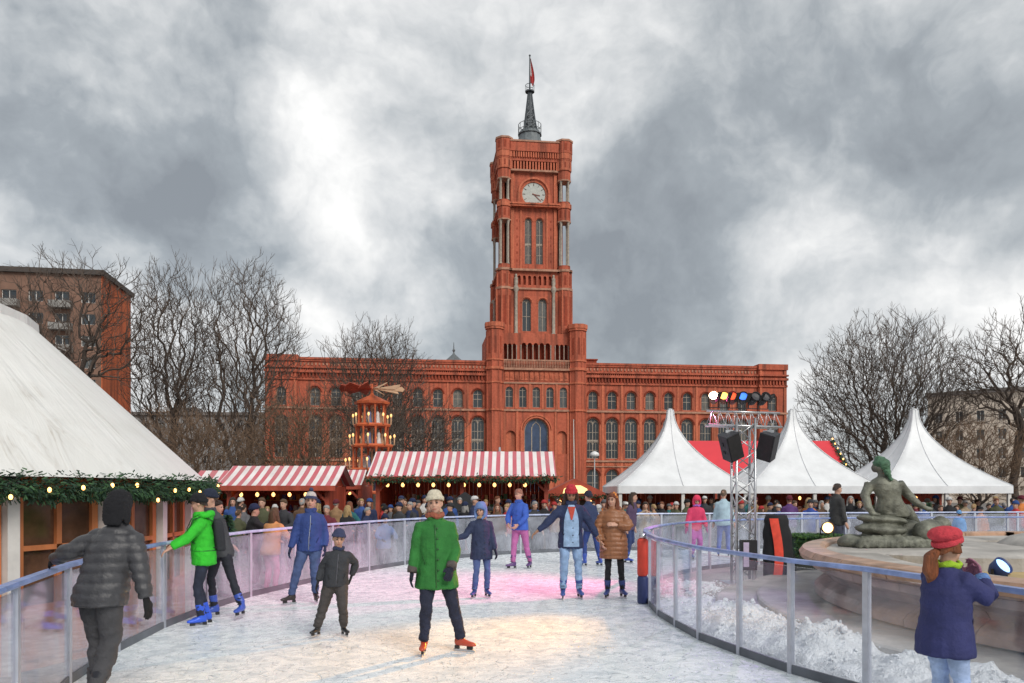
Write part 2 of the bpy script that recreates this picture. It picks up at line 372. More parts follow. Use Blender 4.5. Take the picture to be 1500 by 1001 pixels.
def window(cx, y, w, z0, z1, kind, rz=0, base=None):
    """window = stone tracery part with a pane sub-part; meshes shared by size"""
    key = (round(w, 2), round(z1-z0, 2), kind)
    if key not in WIN:
        H = z1-z0; f = MB(); t = .11 if w < 2.6 else .17; r = w/2; zs = H-r
        def strip(hw, hh):      # border ring following the arch
            pass
        o_ = arch(0, w, 0, H, 10); i_ = arch(0, w-2*t, t, H-t, 10); n = len(o_)
        a = f.add([(x, -.0, z) for x, z in o_]); b = f.add([(x, -.0, z) for x, z in i_]); c = f.add([(x, .16, z) for x, z in i_])
        for i in range(n):
            j = (i+1) % n; f.face(a+i, a+j, b+j, b+i); f.face(b+i, b+j, c+j, c+i)
        mw = .07 if w < 2.6 else .13
        if kind == 'pair':
            f.box(-mw, mw, .01, .14, t, zs + r*.35)
            f.box(-r+t, r-t, .02, .12, zs*.52, zs*.52+.1)
            for sx in (-1, 1):      # two small arches and a roundel
                q = [(sx*r*.5 + r*.44*math.cos(math.pi*i/8), .07, zs-.05 + r*.44*math.sin(math.pi*i/8)) for i in range(9)]
                f.tube(q, .06, 4)
            f.tube([(r*.26*math.cos(2*math.pi*i/10), .07, zs + r*.62 + r*.26*math.sin(2*math.pi*i/10)) for i in range(11)], .05, 4)
        elif kind == 'tall':
            f.box(-mw, mw, .01, .14, t, zs + r*.35)
            f.box(-r+t, r-t, .0, .13, H*.42, H*.42+.34)
            f.box(-r+t, r-t, .03, .1, H*.2, H*.2+.09); f.box(-r+t, r-t, .03, .1, H*.64, H*.64+.09)
            for sx in (-1, 1):
                for zz in (zs-.05, H*.42-r*.5):
                    q = [(sx*r*.5 + r*.44*math.cos(math.pi*i/8), .07, zz + r*.44*math.sin(math.pi*i/8)) for i in range(9)]
                    f.tube(q, .07, 4)
                f.box(sx*r*.5-.03, sx*r*.5+.03, .04, .1, t, zs)
            f.tube([(r*.28*math.cos(2*math.pi*i/10), .07, zs + r*.62 + r*.28*math.sin(2*math.pi*i/10)) for i in range(11)], .06, 4)
        elif kind == 'cross':
            f.box(-mw*.7, mw*.7, .02, .13, t, H-t); f.box(-r+t, r-t, .03, .12, zs*.62, zs*.62+.11)
            f.box(-r+t, r-t, .03, .12, zs, zs+.09)
        elif kind == 'portal':
            for sx in (-r*.36, r*.36): f.box(sx-.09, sx+.09, .01, .15, t, zs+r*.3)
            f.box(-r+t, r-t, .02, .13, zs*.3, zs*.3+.16)
            for sx in (-1, 1): f.tube([(sx*r*.36, .08, zs+r*.2), (sx*r*.25, .08, zs+r*.5), (0, .08, zs+r*.72)], .09, 4)
            f.tube([(0, .08, zs+r*.72), (0, .08, H-t)], .09, 4)
        f.box(-r-.12, r+.12, -.2, .1, -.16, .0)
        p = MB(); pl = arch(0, w-t, t*.5, H-t*.5, 10); k = p.add([(x, .1, z) for x, z in pl]); p.face(*[k+i for i in range(len(pl))])
        WIN[key] = (f.mesh('window', [M_tracery]), p.mesh('pane', [M_pane if kind != 'portal' else M_bluepane]))
    fm, pm = WIN[key]
    o = obj('window', fm, base or TH); o.location = (cx, y, z0); o.rotation_euler = (0, 0, rz)
    obj('pane', pm, o)
    return o
M_bluepane = mat('blue_glass', (.045, .07, .13), .15, .3, .5, spec=.6)

def corbels(mb, x0, x1, y, z0, z1, step, w, d):
    n = max(1, int(round((x1-x0)/step))); st = (x1-x0)/n
    for i in range(n):
        c = x0 + st*(i+.5); mb.box(c-w/2, c+w/2, y-d, y, z0, z1)

for side in (-1, 1):
    X0, XP, X1 = 9.4, 44.2, 50.0
    xs = [11.1 + 3.75*k for k in range(9)]
    w = MB(); edges = [X0] + [(a+b)/2 for a, b in zip(xs, xs[1:])] + [XP]
    for i, c in enumerate(xs):
        hs = [arch(c, 2.4, 1.3, 6.3), arch(c, 2.4, 8.4, 16.2, 10), arch(c, 1.8, 17.9, 21.3)]
        a, b = edges[i], edges[i+1]
        if side < 0: a, b, hs = -b, -a, [[(-x, z) for x, z in reversed(h)] for h in hs]
        w.wall(a, b, 0, 26.0, hs, 0, .6)
        window(side*c, .42, 2.4, 1.3, 6.3, 'cross'); window(side*c, .42, 2.4, 8.4, 16.2, 'tall'); window(side*c, .42, 1.8, 17.9, 21.3, 'cross')
    hs = [arch(side*47.1, 2.4, 8.4, 16.2, 10), arch(side*47.1, 1.8, 17.9, 21.3), arch(side*47.1, 2.4, 1.3, 6.3)]
    w.wall(min(side*XP, side*X1), max(side*XP, side*X1), 0, 26.0, hs, -.55, .6)
    for (a, b) in ((1.3, 6.3), (8.4, 16.2), (17.9, 21.3)): window(side*47.1, -.13, 1.8 if a > 17 else 2.4, a, b, 'cross' if a < 8 or a > 17 else 'tall')
    # returns, end wall, back, roof
    w.box(side*X1, side*(X1-.01), -.55, 40, 0, 26.0); w.box(side*XP, side*(XP+.01)*1.0, -.55, 0, 0, 26.0)
    w.box(min(side*X0, side*X1), max(side*X0, side*X1), 1.2, 40, 0, 26.3)
    part(w, 'wall', M_brick)
    # buttress strips, plinth, arch hoods (brick)
    t = MB(); hd = MB()
    for e in edges[1:-1]:
        t.box(side*e-.28, side*e+.28, -.14, 0, 0, 17.3)
        t.box(side*e-.2, side*e+.2, -.10, 0, 17.7, 22.6)
    for c in xs:
        for (ww, z1) in ((2.4, 16.2), (1.8, 21.3), (2.4, 6.3)):
            r = ww/2; zc = z1-r
            hd.tube([(side*c + (r+.22)*math.cos(math.pi*i/10), -.04, zc + (r+.22)*math.sin(math.pi*i/10)) for i in range(11)], .17, 4)
            for sx in (-1, 1): t.box(side*c+sx*(r+.2)-.13, side*c+sx*(r+.2)+.13, -.1, 0, zc-(2.2 if ww < 2 else 3.8), zc)
    for sx in (XP+.2, X1-.65): t.box(min(side*sx, side*(sx+.45)), max(side*sx, side*(sx+.45)), -.72, -.55, 0, 25.9)
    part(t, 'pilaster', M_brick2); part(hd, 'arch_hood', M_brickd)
    b = MB()                                                                    # pale string courses
    for (z0, z1, d) in ((17.25, 17.62, .32), (7.7, 8.05, .34), (6.75, 6.95, .25)):
        b.box(min(side*X0, side*XP), max(side*X0, side*XP), -d, 0, z0, z1); b.box(min(side*XP, side*(X1+.2)), max(side*XP, side*(X1+.2)), -.55-d, -.55, z0, z1)
    part(b, 'string_course', M_stone)
    pn = MB()                                                                   # relief panels under the tall windows
    for c in xs:
        pn.box(side*c-1.45, side*c+1.45, -.07, 0, 7.02, 7.64)
        for k in range(7): pn.ellipsoid((side*c-1.2+.4*k, -.08, 7.33+.07*math.sin(k*2.3)), (.15, .08, .24), nu=6, nv=4)
    part(pn, 'relief_panel', M_brick2)
    cr = MB(); y0 = 0
    a, e = min(side*X0, side*XP), max(side*X0, side*XP)
    cr.box(a, e, -.3, 0, 22.6, 23.0); ck = MB(); corbels(ck, a, e, 0, 23.0, 23.9, .62, .3, .42); part(ck, 'cornice', M_brickd); cr.box(a, e, -.62, 0, 23.9, 24.35)  # darker corbels: the cornice shadow band is put into their colour
    corbels(cr, a, e, -.02, 24.35, 24.7, .4, .2, .45); cr.box(a, e, -.7, 0, 24.7, 25.0); cr.box(a, e, -.22, .5, 26.0, 26.35); cr.box(a, e, -.36, .6, 26.35, 26.75)
    a, e = min(side*XP, side*X1), max(side*XP, side*X1)
    for dz in (0,):
        cr.box(a-.05, e+.05, -.85, -.55, 22.6, 23.0); corbels(cr, a, e, -.55, 23.0, 23.9, .62, .3, .42); cr.box(a-.08, e+.08, -1.17, -.55, 23.9, 24.35)
        cr.box(a-.1, e+.1, -1.25, -.55, 24.7, 25.0); cr.box(a-.12, e+.12, -.9, 1.5, 26.0, 27.1)
    part(cr, 'cornice', M_brick)
    sh = MB()                                                                   # recessed dark frieze of little arches in the parapet
    a, e = min(side*X0, side*XP), max(side*X0, side*XP)
    corbels(sh, a+.2, e-.2, -.03, 25.3, 25.75, .68, .26, .12)
    part(sh, 'frieze', M_stone)

# --- central block
cb = MB()
holes = [arch(0, 4.6, 2.0, 15.9, 14)] + [arch(x, 1.45, 18.0, 21.9) for x in (-5.2,-2.6,0,2.6,5.2)] + [arch(x, 1.9, 9.2, 13.6) for x in (-4.9, 4.9)]
cb.wall(-6.6, 6.6, 0, 25.3, holes, -.6, .75)
cb.box(-9.3, 9.3, 1.6, 12, 0, 32.0)
part(cb, 'wall', M_brick)
nb = MB()
for x in (-4.9, 4.9): nb.box(x-1.1, x+1.1, -.1, -.05, 9.0, 13.8)
part(nb, 'niche', M_brick2)
window(0, .0, 4.6, 2.0, 15.9, 'portal')
for x in (-5.2,-2.6,0,2.6,5.2): window(x, -.2, 1.45, 18.0, 21.9, 'cross')
tr = MB()
for i, rr in enumerate((2.55, 2.95)): tr.tube([(rr*math.cos(math.pi*k/16), -.62-.06*i, 13.6+rr*math.sin(math.pi*k/16)) for k in range(17)], .2, 5)
for sx in (-1, 1):
    tr.box(sx*2.75-.35, sx*2.75+.35, -.85, -.6, 0, 13.6); tr.box(sx*3.7-.22, sx*3.7+.22, -.78, -.6, 0, 17.4); tr.box(sx*6.1-.2, sx*6.1+.2, -.78, -.6, 0, 17.4)
for x in (-3.9,-1.3,1.3,3.9): tr.box(x-.25, x+.25, -.74, -.6, 17.7, 22.6)
part(tr, 'pilaster', M_brick2)
sc = MB()
for (z0, z1, d) in ((17.25, 17.62, .3), (22.45, 22.75, .2), (25.0, 25.4, .55), (26.75, 27.0, .45)): sc.box(-6.6, 6.6, -.6-d, -.6, z0, z1)
part(sc, 'string_course', M_stone)
rl = MB()
for k in range(13):
    x = -5.7 + .95*k; rl.box(x-.38, x+.38, -.72, -.6, 23.1, 24.7)
    for q in range(3): rl.ellipsoid((x-.22+.22*q, -.74, 23.8+.2*math.sin(k*1.7+q)), (.12, .1, .5), nu=6, nv=4)
part(rl, 'relief_panel', M_brick2)
bl = MB()
for k in range(42): x = -6.4+.312*k; bl.lathe([(.07,0),(.1,.3),(.06,.6),(.1,1.3)], 6, (x, -.95, 25.42))
bl.box(-6.6, 6.6, -.6, .9, 25.0, 25.38)
part(bl, 'balustrade', M_stone)
# loggia
lg = MB()
hl = [arch(-2.3+1.15*k, .86, 27.0, 30.4, 6) for k in range(5)] + [arch(sx*(5.0)+.86*k, .62, 27.0, 30.2, 6) for sx in (-1,1) for k in (-1,0,1)]
lg.wall(-6.6, 6.6, 25.3, 32.2, hl, .2, .9)
part(lg, 'loggia_arcade', M_brick)
ld = MB(); ld.box(-6.6, 6.6, 1.45, 1.5, 25.3, 32); part(ld, 'loggia_recess', M_brickd)  # back wall coloured dark for the shade inside the loggia
lc = MB()
for k in range(6): lc.lathe([(.13,0),(.1,.2),(.09,2.6),(.16,2.95)], 6, (-2.875+1.15*k, .12, 27.0))
for sx in (-1,1):
    for k in range(4): lc.lathe([(.11,0),(.09,.2),(.08,2.6),(.14,2.9)], 6, (sx*5.0-1.29+.86*k, .12, 27.0))
part(lc, 'column', M_tracery)
# octagonal corner turrets of the block
def octo(mb, cx, cy, r, z0, z1): mb.zprism([(cx+r*math.cos(math.pi*(k+.5)/4), cy+r*math.sin(math.pi*(k+.5)/4)) for k in range(8)], z0, z1)
for sx in (-1, 1):
    q = MB(); octo(q, sx*7.95, -.35, 1.62, 0, 32.6)
    for k in range(8):
        a = math.pi*(k+.5)/4; q.tube([(sx*7.95+1.62*math.cos(a), -.35+1.62*math.sin(a), .2), (sx*7.95+1.62*math.cos(a), -.35+1.62*math.sin(a), 32.4)], .12, 5)
    part(q, 'turret', M_brick)
    q = MB()
    for (z0, z1, r) in ((17.25,17.62,1.85),(22.45,22.75,1.8),(25.0,25.5,1.92),(26.7,27.0,1.8),(32.6,33.0,1.85),(33.0,33.8,1.98)): octo(q, sx*7.95, -.35, r, z0, z1)
    part(q, 'turret_moulding', M_stone if False else M_brick2)
    q = MB()
    for k in range(8):
        a = math.pi*k/4; c, s_ = math.cos(a), math.sin(a)
        M = Matrix.Translation((sx*7.95+1.5*c, -.35+1.5*s_, 28)) @ Matrix.Rotation(a, 4, 'Z'); q.box(-.02, .02, -.2, .2, 0, 3.2, M)
    part(q, 'turret_slit_shade', M_brickd)  # flat dark strips; the shade of the slits is only colour

# --- tower (square, set back); TY = depth of its centre
TY = 8.2
def faces(fn):                    # same face on the four sides
    for k in range(4): fn(Matrix.Translation((0, TY, 0)) @ Matrix.Rotation(math.pi/2*k, 4, 'Z'))
def mwall(mb, M, x0, x1, z0, z1, holes, y, d):
    b = len(mb.v); mb.wall(x0, x1, z0, z1, holes, y, d)
    for i in range(b, len(mb.v)): mb.v[i] = tuple(M @ Vector(mb.v[i]))
def wwin(M, k, cx, y, w, z0, z1, kind):
    o = window(0, 0, w, z0, z1, kind); p = M @ Vector((cx, y, z0)); o.location = p; o.rotation_euler = (0, 0, math.pi/2*k)
HB, HC = 7.05, 6.7
tb = MB(); tw = MB(); tp = MB(); tst = MB(); tcol = MB(); tdk = MB()
for k in range(4):
    M = Matrix.Translation((0, TY, 0)) @ Matrix.Rotation(math.pi/2*k, 4, 'Z')
    # stage B
    hB = [arch(x, 1.7, 32.9, 39.2, 8) for x in (-1.55, 1.55)]
    mwall(tb, M, -4.6, 4.6, 31.9, 41.0, hB, -HB+.5, .7)
    hN = [arch(-3.0+1.0*i, .55, 41.8, 43.6, 5) for i in range(7)]
    mwall(tb, M, -4.6, 4.6, 41.0, 44.6, hN, -HB+.5, .5)
    tdk.box(-4.5, 4.5, -HB+1.05, -HB+1.1, 41.0, 44.5, M)
    for x in (-1.55, 1.55): wwin(M, k, x, -HB+.95, 1.7, 32.9, 39.2, 'pair')
    for x in (-1.55, 1.55):
        q = [M @ Vector((x+1.05*math.cos(math.pi*i/8), -HB+.48, 38.35+1.05*math.sin(math.pi*i/8))) for i in range(9)]; tp.tube(q, .16, 4)
    for x in (-3.65, 3.65):
        p = M @ Vector((x, -HB+.3, 31.9)); tcol.lathe([(.5,0),(.5,.5),(.34,.7),(.32,8.4),(.55,8.9),(.55,9.2)], 8, p)
    # stage C
    hC = [arch(x, 1.35, 46.1, 55.0, 8) for x in (-1.1, 1.1)]
    mwall(tb, M, -4.7, 4.7, 44.6, 57.0, hC, -5.6, .6)
    for x in (-1.1, 1.1): wwin(M, k, x, -5.6+.4, 1.35, 46.1, 55.0, 'tall')
    for x in (-1.1, 1.1):
        q = [M @ Vector((x+.85*math.cos(math.pi*i/8), -5.62, 54.33+.85*math.sin(math.pi*i/8))) for i in range(9)]; tp.tube(q, .13, 4)
    for sx in (-1, 1):
        tp.box(sx*2.55-.16, sx*2.55+.16, -5.75, -5.6, 45, 56.4, M); tp.box(sx*4.2-.3, sx*4.2+.3, -5.85, -5.6, 44.9, 56.8, M)
        for j in range(6): tdk.box(sx*3.3-.12, sx*3.3+.12, -5.63, -5.6, 46.5+1.55*j, 46.9+1.55*j, M)
    # stage D with clock
    hD = [[(2.55*math.cos(2*math.pi*i/24), 59.7+2.55*math.sin(2*math.pi*i/24)) for i in range(24)]]
    mwall(tb, M, -4.7, 4.7, 57.0, 64.2, hD, -5.6, .5)
    for sx in (-1, 1): tp.box(sx*4.2-.3, sx*4.2+.3, -5.85, -5.6, 57.9, 63.4, M)
    q = [M @ Vector((3.0*math.cos(math.pi*i/14), -5.64, 59.7+3.0*math.sin(math.pi*i/14))) for i in range(15)]; tp.tube(q, .3, 5)
    for sx in (-1, 1): tp.box(sx*3.0-.25, sx*3.0+.25, -5.86, -5.6, 57.3, 59.7, M)
    # bands
    tp.box(-HC, HC, -HC-.02, -4.6, 56.9, 57.25, M); tp.box(-HC-.2, HC+.2, -HC-.22, -4.6, 57.25, 57.55, M)
    corbels(tp, -4.6, 4.6, 0, 0, 0, 99, 0, 0)
    for j in range(16):
        c = -4.4 + .587*j; tp.box(c-.16, c+.16, -6.35, -5.6, 64.1, 65.7, M)          # corbel table
    tst.box(-4.75, 4.75, -6.42, -5.6, 63.75, 64.1, M); tb.box(-4.75, 4.75, -6.45, -5.0, 65.7, 66.3, M)
    for j in range(20):
        c = -4.5 + .474*j; tp.box(c-.13, c+.13, -6.75, -6.4, 66.3, 67.3, M)
    tb.box(-4.75, 4.75, -6.4, -5.0, 66.3, 67.4, M); tb.box(-4.9, 4.9, -6.85, -5.0, 67.4, 69.2, M); tst.box(-4.9, 4.9, -7.0, -5.0, 69.2, 69.5, M)
    tst.box(-HB-.15, HB+.15, -HB-.15, -4.4, 44.35, 44.75, M); tst.box(-4.7, 4.7, -HB+.2, -4.5, 40.85, 41.2, M); tst.box(-HB-.1, HB+.1, -HB-.1, -4.4, 31.8, 32.1, M)
    # corners
    sxy = M @ Vector((5.85, -5.85, 0)); cxk, cyk = sxy.x, sxy.y
    octo(tb, cxk, cyk, 1.6, 31.9, 41.0); octo(tb, cxk, cyk, 1.5, 41.0, 44.5); octo(tst, cxk, cyk, 1.72, 40.8, 41.25); octo(tst, cxk, cyk, 1.7, 44.4, 44.85)
    octo(tb, cxk, cyk, 1.25, 44.8, 45.7); octo(tb, cxk, cyk, 1.3, 54.3, 56.9); octo(tst, cxk, cyk, 1.4, 54.1, 54.35); octo(tp, cxk, cyk, 1.5, 56.7, 57.6); octo(tb, cxk, cyk, 1.25, 57.55, 58.0)
    octo(tb, cxk, cyk, 1.3, 62.2, 64.2); octo(tst, cxk, cyk, 1.4, 62.0, 62.25); octo(tp, cxk, cyk, 1.5, 64.0, 65.9); octo(tp, cxk, cyk, 1.62, 66.2, 67.3); octo(tb, cxk, cyk, 1.55, 65.9, 66.2); octo(tb, cxk, cyk, 1.68, 67.3, 69.55); octo(tst, cxk, cyk, 1.8, 69.55, 69.9)
    for kk in range(8):
        a = math.pi*(kk+.5)/4; c_, s_ = math.cos(a), math.sin(a)
        tp.tube([(cxk+1.6*c_, cyk+1.6*s_, 32.2), (cxk+1.6*c_, cyk+1.6*s_, 40.8)], .13, 5); tp.tube([(cxk+1.5*c_, cyk+1.5*s_, 41.3), (cxk+1.5*c_, cyk+1.5*s_, 44.3)], .1, 5)
        a = math.pi*kk/4; MM = Matrix.Translation((cxk, cyk, 0)) @ Matrix.Rotation(a, 4, 'Z')
        tdk.box(1.36, 1.50, -.3, .3, 34, 39.6, MM); tdk.box(1.28, 1.405, -.22, .22, 41.8, 43.7, MM); tdk.box(1.4, 1.565, -.28, .28, 67.8, 69.2, MM); tdk.box(1.1, 1.21, -.22, .22, 54.9, 56.3, MM)
        tdk.box(1.3, 1.395, -.16, .16, 64.5, 65.6, MM)
    for (zz0, zz1) in ((45.7, 54.2), (58.0, 62.1)):
        for i in range(4):
            a = math.pi/2*i + math.pi/4; p = (cxk+1.0*math.cos(a), cyk+1.0*math.sin(a), zz0)
            tcol.lathe([(.32,0),(.2,.4),(.19,(zz1-zz0)*.88),(.34,zz1-zz0)], 7, p)
tb.box(-5.5, 5.5, TY-5.5, TY+5.5, 63.5, 69.3)
tb.box(-4.5, 4.5, TY-4.5, TY+4.5, 30, 64)
part(tb, 'tower_wall', M_brick); part(tp, 'tower_ornament', M_brick2); part(tst, 'tower_string_course', M_stone)
part(tcol, 'tower_column', M_tracery, smooth=True); part(tdk, 'tower_niche_shade', M_brickd)  # dark plates and backings: niche and slit shade put into the colour
# small statues over the tower columns
for sx in (-1, 1):
    q = MB(); q.lathe([(.5,0),(.45,.3),(.3,.5),(.42,1.1),(.36,1.6),(.42,1.9),(.18,2.15),(.26,2.4),(.2,2.65),(0,2.72)], 8, (sx*3.65, TY-HB+.3, 41.1)); part(q, 'statue', M_tracery, smooth=True)
# clock
M_clock = mat('clock_face', (.40, .42, .39), .5, .1, 2)
for k in (0, 3):
    M = Matrix.Translation((0, TY, 0)) @ Matrix.Rotation(math.pi/2*k, 4, 'Z')
    q = MB(); 
    i0 = q.add([M @ Vector((2.35*math.cos(2*math.pi*i/32), -5.35, 59.7+2.35*math.sin(2*math.pi*i/32))) for i in range(32)]); q.face(*[i0+i for i in range(32)])
    cf = part(q, 'clock_face', M_clock)
    q = MB(); q.tube([M @ Vector((2.42*math.cos(2*math.pi*i/32), -5.42, 59.7+2.42*math.sin(2*math.pi*i/32))) for i in range(33)], .17, 5); q.build('clock_rim', M_brick2, cf)
    q = MB()
    for i in range(12):
        a = 2*math.pi*i/12; c, s_ = math.sin(a), math.cos(a)
        q.bar(M @ Vector((1.65*c, -5.38, 59.7+1.65*s_)), M @ Vector((2.15*c, -5.38, 59.7+2.15*s_)), .17, .05)
    q.build('hour_mark', mat('hour_mark_bronze', (.12, .09, .07), .5), cf)
    for (a, L, ww) in ((R(100), 1.25, .22), (R(132), 1.9, .15)):
        q = MB(); q.bar(M @ Vector((-.3*math.sin(a), -5.42, 59.7-.3*math.cos(a))), M @ Vector((L*math.sin(a), -5.42, 59.7+L*math.cos(a))), ww, .06); q.build('clock_hand', mat('clock_hand_red', (.30, .07, .04), .5), cf)
# roof lantern, railing, lattice mast, flag
M_iron = mat('mast_iron', (.085,.095,.105), .5, metal=.3)
q = MB(); q.lathe([(3.9, 69.3),(2.9,70.6),(2.4,72.2),(2.15,73.6),(2.0,74.2),(0,74.3)], 12, (0, TY, 0)); part(q, 'tower_roof', M_lead)
q = MB()
for k in range(14):
    a = 2*math.pi*k/14; q.bar((2.3*math.cos(a), TY+2.3*math.sin(a), 73.6), (2.3*math.cos(a), TY+2.3*math.sin(a), 75.6), .1)
for z in (74.5, 75.6): q.tube([(2.3*math.cos(2*math.pi*k/14), TY+2.3*math.sin(2*math.pi*k/14), z) for k in range(15)], .07, 4)
q.lathe([(2.4,73.5),(2.4,73.75),(0,73.8)], 14, (0,TY,0))
part(q, 'tower_railing', M_lead)
q = MB()
def leg(i, z):
    r = 1.75 + (.34-1.75)*((z-74.2)/(82.4-74.2))**.8; a = math.pi/2*i + math.pi/4; return Vector((r*math.cos(a), TY+r*math.sin(a), z))
zs = [74.2, 75.8, 77.3, 78.7, 80, 81.2, 82.4]
for i in range(4):
    for a, b in zip(zs, zs[1:]): q.bar(leg(i, a), leg(i, b), .24); q.bar(leg(i, a), leg(i+1, b), .12); q.bar(leg(i+1, a), leg(i, b), .12); q.bar(leg(i, b), leg(i+1, b), .12)
q.lathe([(.95,82.2),(.95,82.45),(0,82.5)], 8, (0,TY,0)); q.lathe([(1.15,74.2),(.8,78),(.42,82.2)], 8, (0,TY,0))
q.tube([(.9*math.cos(2*math.pi*k/8), TY+.9*math.sin(2*math.pi*k/8), 83.6) for k in range(9)], .06, 4)
for k in range(8): q.bar((.9*math.cos(math.pi*k/4), TY+.9*math.sin(math.pi*k/4), 82.4), (.9*math.cos(math.pi*k/4), TY+.9*math.sin(math.pi*k/4), 83.6), .06)
part(q, 'lattice_mast', M_iron)
q = MB(); q.tube([(0,TY,82),(0,TY,89.5)], [.2,.11], 6); q.ellipsoid((0,TY,89.6), (.22,.22,.22), nu=6, nv=4); part(q, 'flagpole', M_iron)
M_flag = stripe_mat('flag_cloth', 50, 0, (.5,.5,.5), (.5,.5,.5))
fl = MB(); rows = []
for j in range(15):
    t = j/14; z = 89.0 - 4.6*t; wd = .15 + .72*math.sin(min(1, t*1.25)*math.pi*.5)*(1-.35*max(0, t-.8)/.2)
    rows.append([(.08 + wd*(i/8), TY - .25*math.sin(i*1.5+t*2.5), z - (i/8)*1.0*t) for i in range(9)])
fl.cur = 0; fl.ring_loft(rows, False, False)
for i, fc in enumerate(fl.f): fl.m[i] = 1 if (i % 8) < 3 and i < 80 else 0
part(fl, 'flag', [mat('flag_red', (.42,.05,.05), .8), mat('flag_white', (.62,.60,.60), .8)], smooth=True)
# roof furniture
q = MB(); q.lathe([(3.0,26.3),(2.9,27.2),(1.2,28.6),(.3,29.4),(.12,29.8),(.3,30.2),(.1,30.6),(.05,31.8)], 8, (-15.2, 9, 0)); part(q, 'roof_turret', M_lead)
q = MB(); q.box(10.6, 13.2, 6, 9, 26, 28.3); q.box(10.4, 13.4, 5.8, 9.2, 28.3, 28.55); part(q, 'chimney', M_brickd)
q = MB(); q.box(16.5, 20.2, 12, 15, 26, 28.1); q.box(16.8, 17.4, 12.2, 12.8, 28.1, 28.6); part(q, 'chimney', M_lead)

# ================================================================== OTHER BUILDINGS
def block(name, label, loc, rz, W, D, H, wallm, endm, storey, bay, ww, wh, z_from, roofm, balcony=0, frame_col=(.62,.6,.57), endwin=False):
    T = thing(name, label, 'building', loc, rz)
    nb_ = int(W/bay); ns = int((H-1.0)/storey)
    wl = MB(); fm = MB(); hw = ww/2
    for (x0,x1,z0,z1) in ((-hw,hw,0,.08),(-hw,hw,wh-.08,wh),(-hw,-hw+.08,.08,wh-.08),(hw-.08,hw,.08,wh-.08),(-.04,.04,.08,wh-.08)): fm.box(x0,x1,-.02,.08,z0,z1)
    fm.box(-hw-.1, hw+.1, -.12, .0, -.1, -.01)
    fme = fm.mesh('window', [mat('frame_'+name, frame_col, .6)])
    pm = MB(); k = pm.add([(-hw+.05,.03,.05),(hw-.05,.03,.05),(hw-.05,.03,wh-.05),(-hw+.05,.03,wh-.05)]); pm.face(k,k+1,k+2,k+3); pme = pm.mesh('pane', [M_pane])
    bm_ = MB(); bm_.box(-bay*.42, bay*.42, -1.1, -1.0, -.9, .05); bm_.box(-bay*.42, bay*.42, -1.0, 0, -.95, -.8); bm_.box(-bay*.42, -bay*.42+.08, -1.0, 0, -.8, .05); bm_.box(bay*.42-.08, bay*.42, -1.0, 0, -.8, .05)
    bme = bm_.mesh('balcony', [mat('balcony_'+name, tuple(c*.42 for c in frame_col), .8)])
    hs = []
    for i in range(nb_):
        c = (i+.5)*W/nb_
        col = []
        for s_ in range(ns):
            z0 = s_*storey + storey*.32
            if z0 + wh > H-.3: continue
            col.append([(c-hw,z0),(c+hw,z0),(c+hw,z0+wh),(c-hw,z0+wh)])
            if z0 >= z_from:
                o = obj('window', fme, T); o.location = (c, .22, z0); obj('pane', pme, o)
                if balcony and i % balcony == 1: obj('balcony', bme, T).location = (c, 0, z0)
        wl.wall(i*W/nb_, (i+1)*W/nb_, 0, H, col, 0, .3)
    wl.box(.01, W-.01, .45, D, 0, H-.02)
    wl.build('wall', wallm, T)
    for (a_, b_) in ((W, W+.15), (-.15, 0)): e = MB(); e.box(a_, b_, 0, D, 0, H); e.build('end_wall', endm, T)
    r = MB(); r.box(-.5, W+.5, -.5, D+.5, H, H+.7); r.box(W*.3, W*.42, D*.3, D*.7, H+.7, H+2.2) if not endwin else None
    r.build('roof', roofm, T)
    return T
M_apt = mat('brown_render', (.20, .115, .083), .9, .2, .5)
block('apartment_block', 'tall apartment slab with brown front and orange end wall behind bare trees', (-57.4-30.39, 110-4.7, -.4), R(8.8), 30.6, 12.2, 32.3, M_apt, brick_mat('orange_brick', (.47, .12, .05)), 3.05, 3.4, 1.9, 1.5, 14, mat('dark_roof', (.07,.06,.055), .9), 2, endwin=True)
M_beige = mat('beige_render', (.70, .60, .50), .9, .15, .4)
block('beige_building', 'long beige building with rows of windows behind the rightmost tree', (77.5, 146, -.4), R(-40), 60, 14, 19.6, M_beige, M_beige, 3.4, 3.2, 1.25, 1.9, 3, mat('slate_roof', (.18,.16,.15), .8), 0)
block('grey_building', 'low grey building glimpsed through the bare left trees', (-84, 170, -.4), R(2), 32, 14, 18.6, mat('grey_render', (.24,.23,.225), .9, .15, .4), mat('grey_render', (.3,.29,.28)), 3.5, 3.2, 1.5, 1.8, 3, mat('slate_roof', (.18,.16,.15)), 0)

